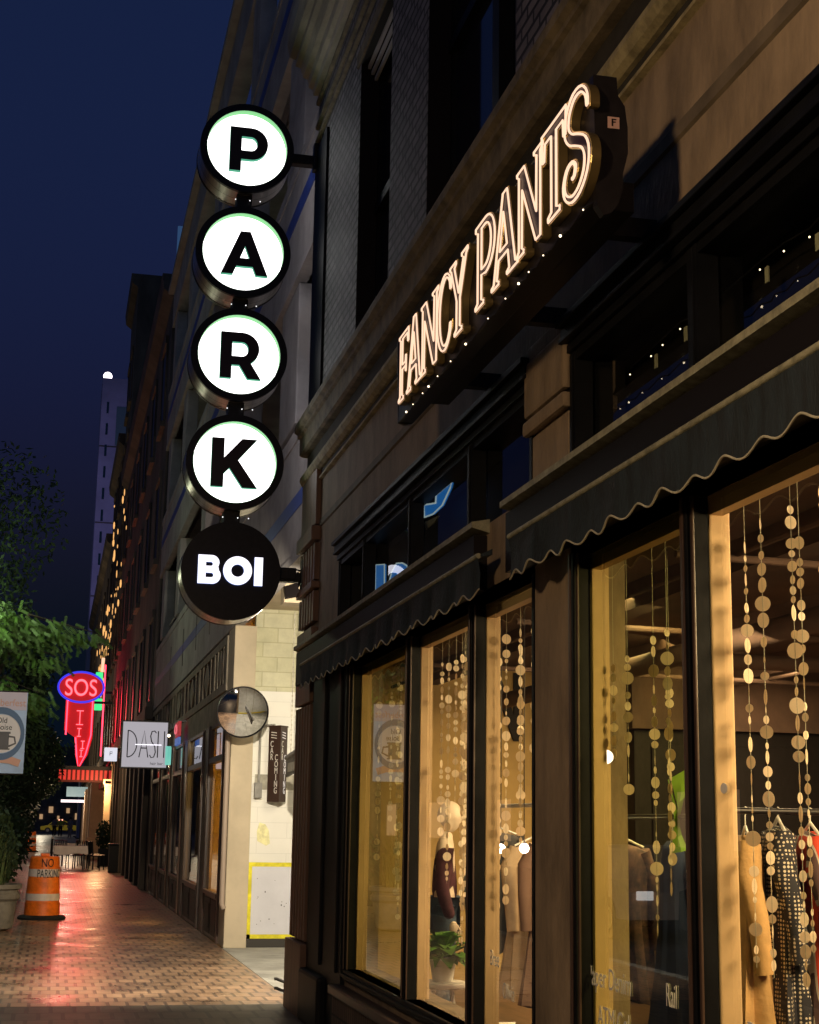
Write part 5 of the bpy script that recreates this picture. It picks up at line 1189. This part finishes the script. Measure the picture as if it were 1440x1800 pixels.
tanc = mat('tan_cloth', (.50, .30, .12), .85, nscale=5, namt=.2, bump=.3); dot = dotted('dotted_cloth', (.012, .012, .02), (.55, .48, .4), 60)
red3 = striped('red_grey_cloth', ((.55, .05, .02), (.45, .40, .36), (.09, .05, .05)), 5); flor = mat('floral_dark', (.02, .014, .02), .8, nscale=22, namt=.2, col2=(.20, .10, .08))
blued = mat('blue_cloth', (.015, .03, .12), .8, nscale=4, namt=.3); lime = mat('lime_cloth', (.30, .55, .06), .8); cream = mat('cream_cloth', (.62, .46, .30), .85, nscale=6, namt=.15); lav = mat('black_lace', (.02, .02, .025), .8)
greyc = mat('grey_green_cloth', (.16, .18, .12), .8)
garment('jacket', 'tan jacket hanging first on the nearest rail', 'jacket', 2.87, 6.15, 1.58, 1.0, .34, tanc, seed=1, a=1.25, rail_z=1.68)
garment('dress', 'black dress with white dots on the nearest rail', 'dress', 3.02, 6.15, 1.62, 1.05, .34, dot, seed=2, a=1.3, rail_z=1.68)
garment('shirt', 'red and grey striped shirt on the nearest rail', 'shirt', 3.17, 6.15, 1.60, 1.0, .36, red3, seed=3, a=1.35, rail_z=1.68)
garment('shirt', 'cream shirt at the right end of the nearest rail', 'shirt', 3.34, 6.15, 1.60, .9, .36, cream, seed=4, a=1.3, rail_z=1.68)
garment('blouse', 'dark floral blouse in the middle of the fourth window', 'blouse', 2.99, 7.95, 1.52, .80, .30, flor, seed=5, rail_z=1.66)
garment('dress', 'deep blue sleeveless dress behind the fourth window', 'dress', 3.10, 7.5, 1.54, 1.2, .30, blued, sleeves=False, seed=6, a=1.2, rail_z=1.66)
garment('dress', 'black dress at the right side of the fourth window', 'dress', 3.24, 7.5, 1.54, 1.1, .34, lav, seed=7, a=1.2, rail_z=1.66)
garment('blouse', 'grey green blouse behind the dark floral one', 'blouse', 2.88, 8.2, 1.48, .85, .28, greyc, seed=8, rail_z=1.66)
garment('cardigan', 'cream cardigan hung low on the white rail behind the third window', 'cardigan', 3.06, 9.75, 1.50, .95, .36, cream, seed=9, a=.4, rail_z=1.74)
garment('coat', 'dark coat with long sleeves beside the cream cardigan', 'coat', 3.12, 9.4, 1.52, 1.0, .40, mat('brown_coat', (.16, .09, .06), .8), seed=10, rail_z=1.74)
garment('top', 'black top at the far end of the white rail', 'top', 3.0, 10.35, 1.56, .8, .36, lav, seed=11, rail_z=1.74)
o = obj('hanging_bag', leaves((3.05, 7.0, 1.82), (.06, .06, .12), 3, .1, lime, seed=3), lime); bpy.data.objects.remove(o)
t = thing('scarf', 'bright lime green scarf hung high in the fourth window', 'scarf', (2.98, 7.28, 1.8))
b = bmesh.new(); pv = None
for k in range(12):
    q = k/11; a = Vector((2.995+.03*sin(q*3), 7.30, 1.84-.36*q)); c = Vector((3.07+.03*sin(q*6+1), 7.27+.02*sin(q*9), 1.90-.40*q)); vv = (b.verts.new(a), b.verts.new((a+c)/2+Vector((0, -.03*sin(q*8), 0))), b.verts.new(c))
    if pv: b.faces.new((pv[0], pv[1], vv[1], vv[0])); b.faces.new((pv[1], pv[2], vv[2], vv[1]))
    pv = vv
obj('cloth', b, lime, t, smooth=True); obj('hook', MB().tube([(3.0, 7.29, 1.86), (3.05, 7.29, 1.66)], .004, 5), blackmetal, t)
# lamp reflections shaped as hanging globes inside, and fitting room
for i, (x, y, z) in enumerate(((2.62, 8.98, 1.47), (2.62, 8.51, 1.48))):
    t = thing('glowing_globe', ('left', 'right')[i]+' one of two lamp reflections, shaped as glowing globes behind the third display window', 'lamp', (x, y, z))
    obj('globe', MB().ball((x, y, z), .028), pinkglow, t, smooth=True); obj('stand_in_flex', MB().cyl((x, y, z), (x, y, 2.86), .003, 6), blackmetal, t)
    light('POINT', 'globe_fill', (x+.06, y-.02, z), 4, (1, .7, .5), .03)  # added point light, spreads the glow of the reflected globe
t = thing('fitting_room', 'dark panelled cabinet at the back of the shop', 'cabinet', (6, 12.5, .2))
obj('panel', MB().box(4.75, 8.6, 12.3, 13.4, .2, 2.42, .02), darkin, t)
obj('fascia', MB().box(4.7, 8.65, 12.2, 13.45, 2.422, 2.99), ceilm, t)
g = MB()
for k in range(7): g.box(4.9+k*.52, 5.3+k*.52, 12.27, 12.3, .4, 2.3, .01)
obj('door_panel', g, darkin, t)
t = thing('counter', 'dark wooden counter across the middle of the shop', 'counter', (5.2, 9.5, .2))
obj('body', MB().box(4.3, 7.5, 10.2, 10.9, .2, 1.1, .02), floorm, t); obj('top', MB().box(4.25, 7.55, 10.15, 10.95, 1.1, 1.15, .01), brownwood, t)

# parked cars along the far kerb, mirrored in the glass
def car(x, y, label, m_):
    t = thing('parked_car', label, 'car', (x, y, -.14), 'cars parked across the road')
    pr_ = [(-2.2, .2), (-2.25, .62), (-1.35, .80), (-.75, 1.28), (.75, 1.32), (1.55, .84), (2.2, .72), (2.25, .2)]
    obj('body', MB().prism([(y+a, b) for a, b in pr_], x-.88, x+.88, 'X'), m_, t)
    for sx in (x-.885, x+.881): obj('side_window', MB().prism([(y+a, b) for a, b in ((-1.15, .83), (-.68, 1.22), (.70, 1.25), (1.35, .86))], sx, sx+.004, 'X'), darkglass, t)
    for a in (-1.4, 1.4):
        for sx in (-.9, .72): w_ = obj('wheel', MB().cyl((x+sx, y+a, .19), (x+sx+.18, y+a, .19), .33, 20), rub, t); obj('rim', MB().cyl((x+sx-.01, y+a, .19), (x+sx+.19, y+a, .19), .18, 14), steel, w_)
    for sx in (-.6, .6): obj('headlight', MB().box(x+sx-.14, x+sx+.14, y-2.27, y-2.24, .5, .64, .01), emit('head_lamp', (1, .95, .9), 1.2) if 'head_lamp' not in MATS else MATS['head_lamp'], t)
car(-5.2, 19, 'dark parked car across the road opposite the third window', dk); car(-5.2, 25.5, 'grey parked car across the road behind the dark one', gry)
# ================================================================== across the road (seen mirrored in the glass)
t = thing('opposite_building', 'dark brick building across the road mirrored in the shop windows', 'building', (-14, 30, 0))
obj('wall', MB().box(-24, -14, -20, 150, 0, 11), darkconc, t)
g = MB()
for k in range(14): g.box(-14.02, -13.99, -15+k*11, -12.6+k*11+(k % 3), 1.0, 2.7)
obj('shop_window', g, emit('warm_window', (1, .6, .3), .35), t)
